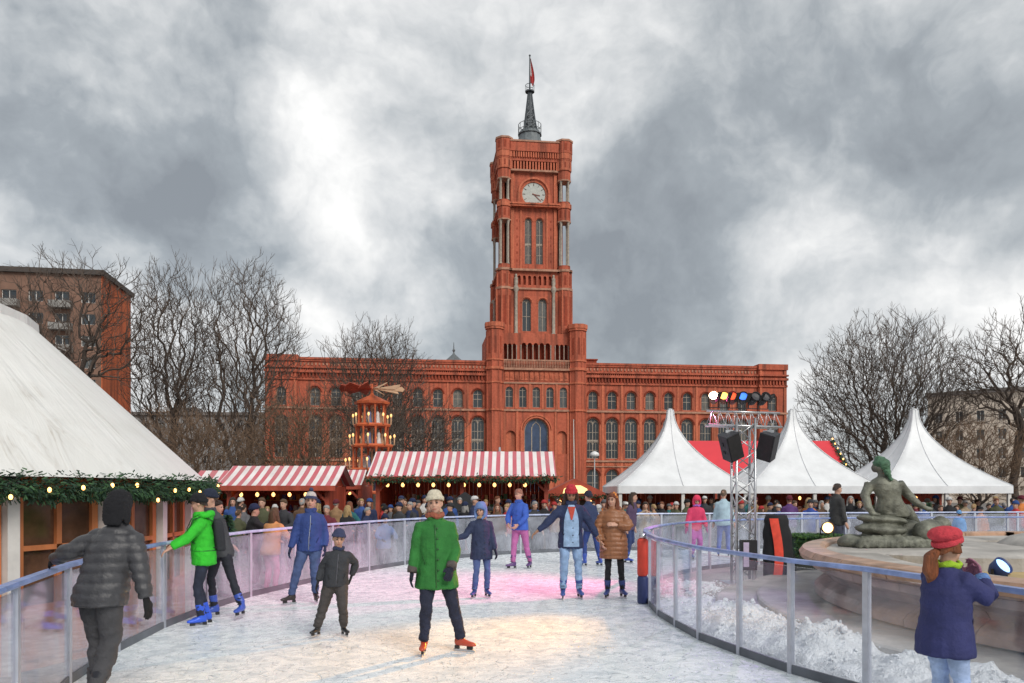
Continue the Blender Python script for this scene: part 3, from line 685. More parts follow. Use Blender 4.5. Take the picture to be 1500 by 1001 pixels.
# ================================================================== TREES
def grow(seed, env, n, base_r, trunk_top, bf=.45, twigs=3, twig_l=.8, twig_r=.011, upb=.5, hollow=.35):
    """bare tree: points spread through a crown envelope, joined branch to branch by a balanced spanning tree; radii follow the pipe rule"""
    rs = np.random.RandomState(seed); pts = []
    wts = np.array([e[6] for e in env], float); wts /= wts.sum()
    while len(pts) < n:
        e = env[rs.choice(len(env), p=wts)]
        d = rs.normal(size=3); d /= np.linalg.norm(d); r = (hollow**3 + (1-hollow**3)*rs.rand())**(1/3.)
        p = np.array(e[:3]) + d*r*np.array(e[3:6])*(1+.10*rs.normal())
        if p[2] > trunk_top*.55: pts.append(p)
    P = np.array(pts)
    nt = 8; stem = np.array([[.12*math.sin(i*.9+seed), .12*math.cos(i*1.1+seed), trunk_top*i/(nt-1)] for i in range(nt)])
    stem[0] = (0, 0, -.1)
    P = P[np.argsort(np.linalg.norm((P-stem[-1])*np.array([1,1,.8]), axis=1))]
    N0 = nt; Q = np.vstack([stem, P]); tot = len(Q); par = np.full(tot, -1); par[1:nt] = np.arange(nt-1); plen = np.zeros(tot); plen[:nt] = Q[:nt, 2]
    dirs = np.zeros((tot, 3)); dirs[:nt] = (0, 0, 1)
    for i in range(nt, tot):
        lo = 3
        v = Q[i]-Q[lo:i]; d = np.linalg.norm(v, axis=1)+1e-6
        turn = 1-(v*dirs[lo:i]).sum(1)/d
        cost = d*(1+.55*turn) + bf*plen[lo:i]
        k = lo+int(np.argmin(cost)); par[i] = k; plen[i] = plen[k]+np.linalg.norm(Q[i]-Q[k]); vv = (Q[i]-Q[k]); dirs[i] = .65*vv/(np.linalg.norm(vv)+1e-6)+.35*dirs[k]; dirs[i] /= np.linalg.norm(dirs[i])
    cnt = np.zeros(tot); kids = np.zeros(tot, int)
    for i in range(tot-1, 0, -1):
        cnt[i] += 1; cnt[par[i]] += cnt[i]; kids[par[i]] += 1
    rad = np.maximum(twig_r*1.25, base_r*(cnt/cnt[1])**.47)
    tk = MB(); cr = MB(); rnd = random.Random(seed)
    for i in range(1, tot):
        p0 = Vector(Q[par[i]]); p1 = Vector(Q[i]); r0 = min(rad[par[i]], rad[i]*1.35); r1 = rad[i]
        big = rad[i] > base_r*.24
        if i < nt: r0 = rad[par[i]]*(1.25 if i == 1 else 1)
        mid = p0.lerp(p1, .5) + Vector((rnd.gauss(0,.05), rnd.gauss(0,.05), rnd.gauss(0,.05)))*(p1-p0).length
        (tk if big else cr).tube([p0, mid, p1], [r0, (r0+r1)/2, r1], 7 if big else (4 if rad[i] > .04 else 3), False)
    for i in range(nt, tot):
        m = twigs if kids[i] == 0 else (1 if rnd.random() < .75 else 0)
        d0 = Vector(dirs[i])
        for k in range(m):
            d = (d0 + Vector((rnd.gauss(0,.55), rnd.gauss(0,.55), rnd.gauss(0,.4)+upb*.5))).normalized(); L = twig_l*rnd.uniform(.5,1.3); p = Vector(Q[i])
            d2 = (d + Vector((rnd.gauss(0,.25), rnd.gauss(0,.25), rnd.gauss(0,.2)+upb*.3))).normalized(); q1 = p+d*L*.5; q2 = q1+d2*L*.5
            cr.tube([p, q1, q2], [twig_r, twig_r*.85, twig_r*.5], 3, False)
            if rnd.random() < .6:
                d3 = (d + Vector((rnd.gauss(0,.6), rnd.gauss(0,.6), rnd.gauss(.2,.4)))).normalized(); cr.tube([q1, q1+d3*L*.45], [twig_r*.8, twig_r*.45], 3, False)
    return tk, cr
M_bark = mat('bark', (.070, .054, .045), .95, .3, 3, .5, 9)
M_twig = mat('twigs', (.088, .066, .053), .95, .3, .5)
M_twig2 = mat('twigs_brown', (.135, .088, .058), .95, .3, .5)
def tree(label, u, y, twig=M_twig, **kw):
    T = thing('bare_tree', label, 'tree', (ax(u, y), y, -.4), 0, 'bare trees')
    tk, cr = grow(**kw)
    tk.build('trunk', M_bark, T, True); cr.build('crown', twig, T, False)
    return T
# envelope entries: centre xyz, radii xyz, weight
tree('open bare tree standing in front of the apartment slab', 110, 58, seed=3, env=[(-1,0,14.5,4.2,4,5.2,3),(3.4,.5,14.5,3,3,4.6,2),(-3.4,0,12,2.6,3,3.5,1)], n=1000, base_r=.32, trunk_top=9.5, bf=.3, twig_l=1.0, twig_r=.016)
tree('tall slender bare tree just right of the orange end wall', 252, 66, seed=11, env=[(0,0,14.5,3.4,3.4,6.6,3),(-.6,0,10,3.0,3,4,1.5)], n=1500, base_r=.33, trunk_top=6.5, bf=.33, twig_l=1.1, twig_r=.016, upb=.9)
tree('tall bare tree with fan of upright branches left of the town hall', 352, 68, seed=21, env=[(.6,0,15,4.6,4.2,6.6,3),(-.8,0,9.5,3.8,3.6,4.2,1.4)], n=1900, base_r=.38, trunk_top=5.0, bf=.33, twig_l=1.1, twig_r=.016, upb=.9)
tree('bare tree rising above the left wing of the town hall', 548, 84, seed=5, env=[(0,0,13.6,5.8,5.6,6.2,3),(0,0,9,5.6,5,3.6,1.2)], n=2200, base_r=.42, trunk_top=6.5, bf=.36, twig_l=1.1, twig_r=.018, upb=.6)
tree('low bushy bare tree left of the wooden pyramid', 440, 54, M_twig2, seed=8, env=[(0,0,4.9,3.7,3.2,3.8,2),(-1.0,0,4.4,3.2,3,3.2,1)], n=2000, base_r=.2, trunk_top=1.2, bf=.36, twig_l=.7, twig_r=.014, upb=.8)
tree('low spreading bare tree behind the big white tent', 300, 50, M_twig2, seed=18, env=[(0,0,3.9,3.6,3,3.0,2),(-2,0,4.4,2.6,3,3.0,1)], n=1500, base_r=.2, trunk_top=1.2, bf=.36, twig_l=.7, twig_r=.014, upb=.8)
tree('small bare tree with spreading limbs right of the wooden pyramid', 592, 62, seed=31, env=[(0,0,5.6,4.4,4,3.6,2),(1.6,0,7.0,3.2,3,2.2,1)], n=900, base_r=.26, trunk_top=2.8, bf=.3, twig_l=.8, twig_r=.016, upb=.3)
tree('dense round-headed bare tree behind the white pagoda tents', 1300, 70, seed=14, env=[(0,0,9.9,7.2,6.4,7.3,1)], n=4200, base_r=.44, trunk_top=4.2, bf=.42, twig_l=.95, twig_r=.016, upb=.8, hollow=.2)
tree('bare tree cut by the right edge of the picture', 1488, 62, seed=27, env=[(.5,0,11.2,4.8,4.5,4.9,2),(-1.6,0,11.5,3.2,3,3.4,1)], n=900, base_r=.32, trunk_top=5.5, bf=.3, twig_l=.95, twig_r=.017)
tree('low brown bare tree in front of the beige building', 1432, 58, M_twig2, seed=40, env=[(0,0,4.2,3.8,3.2,3.0,1)], n=1100, base_r=.18, trunk_top=1.4, bf=.34, twig_l=.75, twig_r=.014, upb=.6)

# ================================================================== RINK FENCES
M_rail_b = mat('blue_rail', (.20, .27, .52), .35, .3, 5, spec=.5)
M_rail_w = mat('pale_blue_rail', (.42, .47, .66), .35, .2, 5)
M_post = mat('post_aluminium', (.50, .52, .58), .4, .12, 6, metal=.5)
M_kick = mat('kick_strip', (.12, .13, .15), .5, .2, 3)
def fence(label, pts, h, plexi, rail_near, rail_far, far_y, z_bottom, side):
    T = thing('rink_fence', label, 'fence', (0, 0, 0))
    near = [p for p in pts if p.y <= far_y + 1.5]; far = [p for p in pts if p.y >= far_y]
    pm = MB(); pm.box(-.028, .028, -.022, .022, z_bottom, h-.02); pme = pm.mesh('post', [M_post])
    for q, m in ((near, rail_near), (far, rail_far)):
        if len(q) < 2: continue
        r = MB(); cs = [(-.034,-.02),(.034,-.02),(.042,.0),(.034,.026),(-.034,.026),(-.042,0)]
        rings = []
        for i, p in enumerate(q):
            t = (q[min(i+1,len(q)-1)]-q[max(i-1,0)]).normalized(); n = Vector((-t.y, t.x))
            rings.append([(p.x+n.x*a, p.y+n.y*a, h+b*.85) for a, b in cs])
        r.ring_loft(rings); r.build('handrail', m, T, False)
    kb = MB()
    for i, (a, b) in enumerate(zip(pts, pts[1:])):
        d = b-a; L = d.length; an = math.atan2(d.y, d.x)
        o = obj('post', pme, T); o.location = (a.x, a.y, 0); o.rotation_euler = (0, 0, an)
        g_ = MB(); g_.box(.035, L-.035, -.006, .006, .09, h-.05)
        o = g_.build('glass_panel', plexi, T); o.location = (a.x, a.y, 0); o.rotation_euler = (0, 0, an)
        M = Matrix.Translation((a.x, a.y, 0)) @ Matrix.Rotation(an, 4, 'Z'); kb.box(.0, L, -.014, .014, z_bottom, .085, M)
    kb.build('kick_strip', M_kick if z_bottom > -.1 else M_post, T)
    return T
fence('clear panelled rink fence with blue rail along the outer edge of the ice', [Vector((p.x-.0, p.y)) for p in OUTER], 1.05, M_plexi, M_rail_b, M_rail_w, 9.0, -.02, 1)
fence('clear panelled rink fence with blue rail curving round the fountain', INNER, 1.05, M_plexi2, M_rail_b, M_rail_b, 99, -.02, 1)

# padded post at the tip of the inner fence
T = thing('padded_post', 'red and navy padded post at the tip of the inner fence', 'post', (1.98, 11.9, 0))
for (z0, z1, m) in ((.42, .98, mat('red_padding', (.62, .06, .035), .5, .1)), (.0, .415, mat('navy_padding', (.03, .045, .14), .5, .1))):
    q = MB(); q.lathe([(.0,z0),(.068,z0),(.082,z0+.03),(.082,z1-.03),(.068,z1),(0,z1)], 14); q.build('pad', m, T, True)
q = MB(); q.lathe([(.0,.98),(.05,.98),(.05,1.06),(0,1.07)], 10); q.build('post', M_steel, T, True)

# ================================================================== BIG WHITE TENT
def canvas_mat():
    m = bpy.data.materials.new('white_canvas'); m.use_nodes = True; nt = m.node_tree; nt.nodes.clear()
    tcn = N(nt, 'ShaderNodeTexCoord').outputs['Object']
    sp = N(nt, 'ShaderNodeSeparateXYZ', {0: tcn})
    an = math_n(nt, 'ARCTAN2', sp.outputs[1], sp.outputs[0])
    v = N(nt, 'ShaderNodeCombineXYZ', {0: math_n(nt, 'MULTIPLY', an, 9.0), 1: math_n(nt, 'MULTIPLY', sp.outputs[2], .55), 2: 0.0}).outputs[0]
    w = N(nt, 'ShaderNodeTexNoise', {'Vector': v, 'Scale': 1.0, 'Detail': 5.0, 'Roughness': .55, 'Distortion': 1.2}).outputs[0]
    dirt = N(nt, 'ShaderNodeTexNoise', {'Vector': tcn, 'Scale': .7, 'Detail': 8.0, 'Roughness': .65, 'Distortion': .6}).outputs[0]
    crease = ramp(nt, w, [(.56, (0,0,0)), (.60, (1,1,1)), (.64, (0,0,0))])
    col = mixc(nt, ramp(nt, dirt, [(.4, (0,0,0)), (.8, (.6,.6,.6))]), (.70, .70, .68), (.50, .49, .45))
    col = mixc(nt, math_n(nt, 'MULTIPLY', crease, ramp(nt, dirt, [(.45, (0,0,0)), (.62, (.5,.5,.5))])), col, (.36, .32, .27))
    bn = N(nt, 'ShaderNodeBump', {'Height': w, 'Strength': .5, 'Distance': .10}).outputs[0]
    b = N(nt, 'ShaderNodeBsdfPrincipled', {'Base Color': col, 'Roughness': .6, 'Normal': bn})
    N(nt, 'ShaderNodeOutputMaterial', {0: b.outputs[0]})
    return m
M_canvas = canvas_mat()
M_wood = mat('orange_wood', (.50, .17, .06), .55, .25, 3, .2, 20, stretch=(1,1,.15))
M_whitep = mat('white_post', (.62, .60, .57), .6, .12, 3)
M_bulb = mat('lit_bulb', (.9, .6, .3), .4, 0, emit=(1, .45, .12), estr=3.0)
M_fir = mat('fir_green', (.035, .085, .035), .85, .5, 9)
M_fir2 = mat('fir_dark', (.02, .05, .03), .85, .5, 9)
def fir_strip(pts, rad, density, seed, droop=.0, size=.11):
    rnd = random.Random(seed); mb = MB()
    for a, b in zip(pts, pts[1:]):
        a = Vector(a); b = Vector(b); L = (b-a).length
        for i in range(int(L*density)):
            p = a.lerp(b, rnd.random()); d = Vector((rnd.gauss(0,1), rnd.gauss(0,1), rnd.gauss(-droop,1))).normalized()
            c = p + d*rad*rnd.random()**.5; t = (d + Vector((rnd.gauss(0,.5), rnd.gauss(0,.5), rnd.gauss(-.3,.5)))).normalized()
            if t.z > .25: t.z = .25; t.normalize()
            s_ = t.orthogonal().normalized(); s_ = Matrix.Rotation(rnd.uniform(0,6.28), 3, t) @ s_
            l = size*rnd.uniform(.6, 1.4); w = l*.16
            k = mb.add([c - s_*w, c + s_*w, c + s_*w*.7 + t*l, c - s_*w*.7 + t*l]); mb.face(k, k+1, k+2, k+3); mb.m[-1] = rnd.randint(0, 1)
    return mb
BT = thing('festival_tent', 'huge white canvas tent with fir garland beside the rink', 'tent', (-11, 11.5, -.4))
NS = 28
q = MB()
EZ, AZ = 2.29, 7.74
prof = [(6.12, EZ-.02), (6.0, EZ+.06)]
for i in range(1, 15):
    t = i/14; r = 6.0 + (3.35-6.0)*t; z = EZ+.06 + (AZ-EZ)*(.46*t) + .0*math.sin(math.pi*t)
    prof.append((r, z))
rr, zz = prof[-1]
q.lathe(prof, NS*3); q.build('roof', M_canvas, BT, False)
for k in range(0): pass
q = MB(); q.lathe([(rr+.16, zz-.16), (rr+.15, zz+.0), (1.0, zz+.6), (.0, zz+.8)], NS); q.build('roof_cap', M_canvas, BT, False)
pm = MB(); pm.box(-.07, .07, -.07, .07, 0, EZ); post_me = pm.mesh('post', [M_whitep])
seg = 2*math.pi/NS; RW = 5.75; sw = 2*RW*math.tan(seg/2)
fr = MB(); hw = sw/2-.08
for (x0,x1,z0,z1) in ((-hw,hw,0,.75),(-hw,hw,2.12,2.34),(-hw,-hw+.09,.75,2.12),(hw-.09,hw,.75,2.12),(-.035,.035,.75,2.12),(-hw+.09,hw-.09,1.4,1.46)): fr.box(x0,x1,-.05,.05,z0,z1)
for sx in (-1,1): fr.box(sx*hw*.5-.2, sx*hw*.5+.2, -.08, -.05, .12, .62)
fr_me = fr.mesh('window', [M_wood])
pn = MB(); k = pn.add([(-hw+.05,.0,.72),(hw-.05,.0,.72),(hw-.05,.0,2.15),(-hw+.05,.0,2.15)]); pn.face(k,k+1,k+2,k+3)
pn_me = pn.mesh('pane', [mat('tent_pane', (.10,.05,.028), .12, .5, 2, spec=.6)])
for k in range(NS):
    a = seg*(k+.5)
    if not (-R(115) < (a if a < math.pi else a-2*math.pi) < R(70)): continue
    o = obj('post', post_me, BT); o.location = (5.85*math.cos(a-seg/2), 5.85*math.sin(a-seg/2), 0); o.rotation_euler = (0,0,a-seg/2)
    o = obj('window', fr_me, BT); o.location = (RW*math.cos(a), RW*math.sin(a), 0); o.rotation_euler = (0, 0, a+math.pi/2)
    obj('pane', pn_me, o)
q = MB(); q.lathe([(5.0, 0), (5.0, EZ)], 24); q.build('inner_wall', mat('tent_inner', (.30,.12,.05), .9), BT)
gp = [(6.12*math.cos(R(a)), 6.12*math.sin(R(a)), EZ-.13+.035*math.sin(a*.9)) for a in range(-110, 66, 3)]
g_ = fir_strip(gp, .185, 1300, 2, .55, .055); g_.build('garland', [M_fir, M_fir2], BT)['kind'] = 'stuff'
bm_ = MB(); bm_.ellipsoid((0,0,0), (.022,.022,.03), nu=8, nv=6); bulb_me = bm_.mesh('bulb', [M_bulb], True)
rnd = random.Random(4)
for a in range(-108, 62, 4):
    o = obj('bulb', bulb_me, BT); o.location = (6.27*math.cos(R(a)), 6.27*math.sin(R(a)), EZ-.2+rnd.uniform(-.13,.12))

# ================================================================== PAGODA TENTS
M_pvc = mat('white_pvc', (.72, .735, .75), .45, .09, 1.3, .35, 1.6)
M_redwood = mat('red_wood', (.36, .065, .035), .65, .25, 2.5, .25, 14, stretch=(1,1,.3))
M_warm = mat('warm_lamp', (1,.75,.4), .5, 0, emit=(1,.5,.16), estr=2.0)
def pagoda(label, x0, yf, W=5.0, D=5.0, peak=5.45, eave=2.3, mids=True, ground=-.4):
    T = thing('pagoda_tent', label, 'tent', (x0+W/2, yf+D/2, ground), 0, 'white pagoda tents in a row')
    q = MB(); n = 14; rings = []
    for i in range(n+1):
        t = i/n; h = .955*(1-t)**1.9+.045; ring = []
        m = 8
        for (ax_, ay, bx, by) in ((-1,-1,1,-1),(1,-1,1,1),(1,1,-1,1),(-1,1,-1,-1)):
            for j in range(m):
                s_ = j/m; x = ax_+(bx-ax_)*s_; y = ay+(by-ay)*s_
                pin = 1 - .05*math.sin(math.pi*s_)*math.sin(math.pi*min(1,t*1.1))
                ring.append((x*W/2*h*pin, y*D/2*h*pin, eave + (peak-eave)*t))
        rings.append(ring)
    q.ring_loft(rings, False); q.build('roof', M_pvc, T, True)
    for j in range(0, 32, 4):
        q = MB(); q.tube([Vector(rg[j])*1.0+Vector((0,0,.012)) for rg in rings], .014 if j % 8 else .022, 5, False); q.build('seam', mat('pvc_seam', (.60,.61,.63), .5), T, True)
    q = MB(); q.lathe([(.1, peak-.02), (.1, peak+.06), (0, peak+.08)], 8); q.build('peak_cap', M_pvc, T)
    for (a, b) in (((-1,-1),(1,-1)),((1,-1),(1,1)),((1,1),(-1,1)),((-1,1),(-1,-1))):
        q = MB(); q.bar((a[0]*(W/2-.03), a[1]*(D/2-.03), eave-.13), (b[0]*(W/2-.03), b[1]*(D/2-.03), eave-.13), .03 if a[1] != b[1] else .27, .27 if a[1] != b[1] else .03)
        q = MB(); x0_, x1_ = sorted((a[0]*W/2, b[0]*W/2)); y0_, y1_ = sorted((a[1]*D/2, b[1]*D/2))
        q.box(x0_-.012 if x0_ == x1_ else x0_+.02, x1_+.012 if x0_ == x1_ else x1_-.02, y0_-.012 if y0_ == y1_ else y0_, y1_+.012 if y0_ == y1_ else y1_, eave-.28, eave); q.build('valance', M_pvc, T)
    pm = MB(); pm.box(-.06, .06, -.06, .06, 0, eave-.28); pme = pm.mesh('post', [M_whitep])
    for (a, b) in ((-1,-1),(1,-1),(1,1),(-1,1)) + (((0,-1),) if mids else ()):
        o = obj('post', pme, T); o.location = (a*(W/2-.1), b*(D/2-.1), 0)
    rw = MB(); nbp = 22
    for i in range(nbp):
        x = -W/2+.15 + (W-.3)*i/nbp; rw.box(x+.006, x+(W-.3)/nbp-.006, D/2-.32, D/2-.28+.006*(i % 3), .0, eave-.3)
    rw.build('rear_wall', M_redwood, T)['kind'] = 'stuff'
    ct = MB(); ct.box(-W/2+.3, W/2-.3, .6, 1.3, 0, .95); ct.box(-W/2+.25, W/2-.25, .52, 1.35, .95, 1.0); ct.build('counter', M_redwood, T)
    for x in (-1.3, .9):
        q = MB(); q.lathe([(0,-.1),(.05,-.07),(.06,0),(.04,.05),(0,.07)], 8, (x, 1.6, 1.82)); q.build('lamp', M_warm, T)
    return T
pagoda('white pagoda tent left of the lighting truss', 4.05, 30)
pagoda('white pagoda tent directly behind the lighting truss', 9.1, 30)
pagoda('white pagoda tent behind the bronze statue', 14.15, 30)
q = thing('side_screen', 'cream cloth screen coloured as if warmly lit on the left pagoda tent flank', 'screen', (4.3, 31, -.4))
s_ = MB(); rows = [[(-.06*math.sin(j*1.9), .1+.26*j, z) for j in range(13)] for z in (.02, 1.0, 1.95)]; s_.ring_loft(rows, False, False); s_.build('cloth', mat('warm_lit_cream_cloth', (.62, .44, .22), .8, .2, 2), q, True)  # the yellow light on the panel is put into the cloth colour
s_ = MB(); s_.tube([(0,.05,1.96),(0,3.3,1.96)], .02, 6); s_.build('top_rail', M_steel, q)

# red-roofed market hall behind
T = thing('market_hall', 'wide market hall with plain red roof behind the pagoda tents', 'market hall', (12.2, 38, -.4))
W = 8.4
q = MB(); 
for y0,z0,y1,z1 in ((-.3,2.5,3.2,4.75),(3.2,4.75,6.7,2.5)):
    k = q.add([(-W/2,y0,z0),(W/2,y0,z0),(W/2+.35,y1,z1) if z1>z0 else (W/2,y1,z1),(-W/2+.75,y1,z1) if z1>z0 else (-W/2,y1,z1)])
    if z0 > z1: q.v[k] = (-W/2+.75,y0,z0); q.v[k+1] = (W/2+.35,y0,z0)
    q.face(k,k+1,k+2,k+3)
k = q.add([(W/2,-.3,2.5),(W/2,6.7,2.5),(W/2+.35,3.2,4.75),(-W/2,-.3,2.5),(-W/2,6.7,2.5),(-W/2+.75,3.2,4.75)]); q.face(k,k+1,k+2); q.face(k+4,k+3,k+5)
q.build('roof', mat('red_tarpaulin', (.66, .045, .06), .6, .06, 1), T)
q = MB(); q.box(-W/2+.2, W/2-.2, .2, 6.2, 0, 2.6); q.build('wall', M_redwood, T)
q = fir_strip([(W/2,-.3,2.55),(W/2+.35,3.2,4.8)], .1, 160, 6); q.build('garland', [M_fir, M_fir2], T)['kind'] = 'stuff'
for i in range(9):
    t = i/8; o = obj('bulb', bulb_me, T); o.location = (W/2+.35*t+.05, -.35+3.5*t, 2.6+2.25*t); o.scale = (1.6,1.6,1.6)

# ================================================================== MARKET STALLS
def stall(name, label, x, y, W, D, eave, ridge, period, seed, garl=True, sign=None, group='striped market stalls', ov=.35, braces=True):
    T = thing(name, label, 'market stall', (x, y, -.4), 0, group)
    rnd = random.Random(seed)
    M_st = stripe_mat('striped_awning', period, 0, (.54, .11, .14), (.78, .73, .72))
    q = MB()
    def slope(y0, z0, y1, z1):
        nx, ny = 40, 5; rows = []
        for j in range(ny+1):
            t = j/ny; rows.append([(-W/2-ov + (W+2*ov)*i/nx, y0+(y1-y0)*t, z0+(z1-z0)*t - .03*math.sin(math.pi*t) + .008*math.sin(i*2.1+j)) for i in range(nx+1)])
        q.ring_loft(rows, False, False)
    slope(-ov, eave, D/2, ridge); slope(D/2+.002, ridge, D+ov, eave); q.build('roof', M_st, T, True)
    q = MB(); q.box(-W/2-ov, W/2+ov, -ov-.05, -ov-.01, eave-.16, eave+.01); q.build('fascia', M_redwood, T)
    pm = MB(); pm.box(-.07,.07,-.07,.07,0,eave); pme = pm.mesh('post', [M_redwood])
    for (a, b) in ((-1,0),(1,0),(1,1),(-1,1)) + (((0,0),) if W > 4.5 else ()):
        o = obj('post', pme, T); o.location = (a*W/2, b*D, 0)
    if braces:
        for a in (-1, 1):
            q = MB(); q.bar((a*W/2, -.02, eave-.55), (a*(W/2-.5), -.02, eave-.06), .08); q.build('brace', M_redwood, T)
    npk = int(W/.16)
    q = MB()
    for i in range(npk):
        xx = -W/2 + W*i/npk; q.box(xx+.005, xx+W/npk-.005, D-.04, D+.0+.008*(i % 2), 0, eave-.02)
    q.build('rear_wall', M_redwood, T)['kind'] = 'stuff'
    for a in (-1, 1):
        q = MB(); q.prism([(0,0),(0,0)], 0, 0) if False else None
        q.box(a*W/2-.02, a*W/2+.02, .08, D-.08, 0, eave-.02)
        k = q.add([(a*W/2, 0, eave), (a*W/2, D, eave), (a*W/2, D/2, ridge-.05)]); q.face(k,k+1,k+2); q.build('side_wall', M_redwood, T)
    q = MB(); q.box(-W/2+.08, W/2-.08, -.05, .08, 0, 1.0); q.box(-W/2+.08, W/2-.08, -.25, .45, 1.0, 1.05); q.build('counter', M_redwood, T)
    for z in (1.35, 1.75):
        q = MB(); q.box(-W/2+.1, W/2-.1, D-.4, D-.05, z, z+.03); q.build('shelf', M_wood, T)
    cols = [(.5,.2,.05),(.55,.05,.04),(.6,.45,.2),(.08,.2,.1),(.5,.48,.45),(.1,.1,.3)]
    gm = [mat('wares_%d' % i, c, .5, .2, 8) for i, c in enumerate(cols)]
    q = MB()
    for z in (1.065, 1.395, 1.795):
        xx = -W/2+.2
        while xx < W/2-.2:
            q.cur = rnd.randrange(6); s_ = rnd.uniform(.07,.15); yy = (.1 if z < 1.1 else D-.22)+rnd.uniform(-.06,.06)
            if rnd.random() < .5: q.lathe([(0,0),(s_*.5,0),(s_*.6,s_*.7),(s_*.25,s_*1.5),(0,s_*1.7)], 7, (xx, yy, z))
            else: q.box(xx-s_*.5, xx+s_*.5, yy-.06, yy+.06, z, z+s_*1.4)
            xx += s_*rnd.uniform(1.15, 1.8)
    o = q.build('wares', gm, None); o.location = T.location
    tag(o, 'small colourful wares crowded on the shelves of the ' + sign, 'goods', kind='stuff')
    for i in range(int(W/.55)):
        q = MB(); q.lathe([(0,-.09),(.05,-.06),(.065,0),(.035,.05),(0,.07)], 8, (-W/2+.3+.55*i, .25, eave-.28)); q.build('lamp', M_warm, T, True)
    if garl:
        q = fir_strip([(-W/2-ov, -ov-.08, eave-.06), (W/2+ov, -ov-.08, eave-.06)], .13, 300, seed, .4, .09); q.build('garland', [M_fir, M_fir2], T)['kind'] = 'stuff'
    return T
stall('market_stall', 'long market stall with red and white striped roof and fir garland', -1.78, 28, 6.0, 3.2, 2.62, 3.6, .30, 1, True, 'long striped stall')
stall('market_stall', 'lower market stall with striped roof and red posts near the big tent', ax(408, 26.5), 26.5, 3.3, 2.6, 2.28, 3.0, .33, 2, False, 'lower striped stall near the tent')
stall('market_stall', 'narrow striped stall squeezed between the two larger striped stalls', ax(513, 30), 30, .75, 2.2, 2.33, 2.95, .25, 3, False, 'narrow striped stall', ov=.06)
stall('market_stall', 'small striped stall half hidden behind the big tent edge', ax(314, 31), 31, 1.6, 2.2, 2.3, 2.95, .5, 5, False, 'small stall behind the tent', ov=.2)
# hut with glowing sign
T = thing('market_hut', 'small red hut with glowing yellow sign right of the long stall', 'hut', (ax(842, 31), 31, -.4))
q = MB(); q.box(-1.0,1.0,0,2.2,0,1.95); q.build('wall', M_redwood, T)
q = MB(); q.prism([(-1.25,1.9),(1.25,1.9),(1.15,2.05),(0,2.6),(-1.15,2.05)], -.3, 2.4); q.build('roof', M_redwood, T)
q = MB(); q.prism([(-.5,2.02),(.5,2.02),(.45,2.2),(.2,2.33),(-.2,2.33),(-.45,2.2)], -.38, -.31); q.build('sign', mat('glowing_sign', (1,.8,.4), .5, 0, emit=(1,.65,.22), estr=.6), T)
q = MB(); q.box(-.75,.75,-.03,-.01,.95,1.75); q.build('hatch', M_dim, T)
q = MB(); q.box(-.85,.85,-.35,-.03,.9,.95); q.build('counter', M_wood, T)
for x in (-.6, 0, .6): q = MB(); q.ellipsoid((x,-.12,1.68), (.07,.07,.08), nu=8, nv=6); q.build('lamp', M_warm, T, True)
q = fir_strip([(-1.3,-.35,1.92),(1.3,-.35,1.92)], .08, 220, 9, .3, .08); q.build('garland', [M_fir, M_fir2], T)['kind'] = 'stuff'
# black folding canopy in front of the long stall
T = thing('canopy', 'black pointed canopy in front of the long striped stall', 'canopy', (ax(681, 27), 27, -.4))
q = MB(); rings = []
for i in range(7):
    t = i/6; h = 1-t*.97; rings.append([(.95*h*(1-.12*math.sin(math.pi*t))*sx, .8*h*sy, 1.45+.62*t) for sx, sy in ((-1,-1),(1,-1),(1,1),(-1,1))])
q.ring_loft(rings, False); q.build('cover', mat('black_cloth', (.015,.015,.017), .8), T)
for sx, sy in ((-1,-1),(1,-1),(1,1),(-1,1)): q = MB(); q.tube([(sx*.9,sy*.75,0),(sx*.9,sy*.75,1.47)], .025, 6); q.build('leg', M_dark, T)

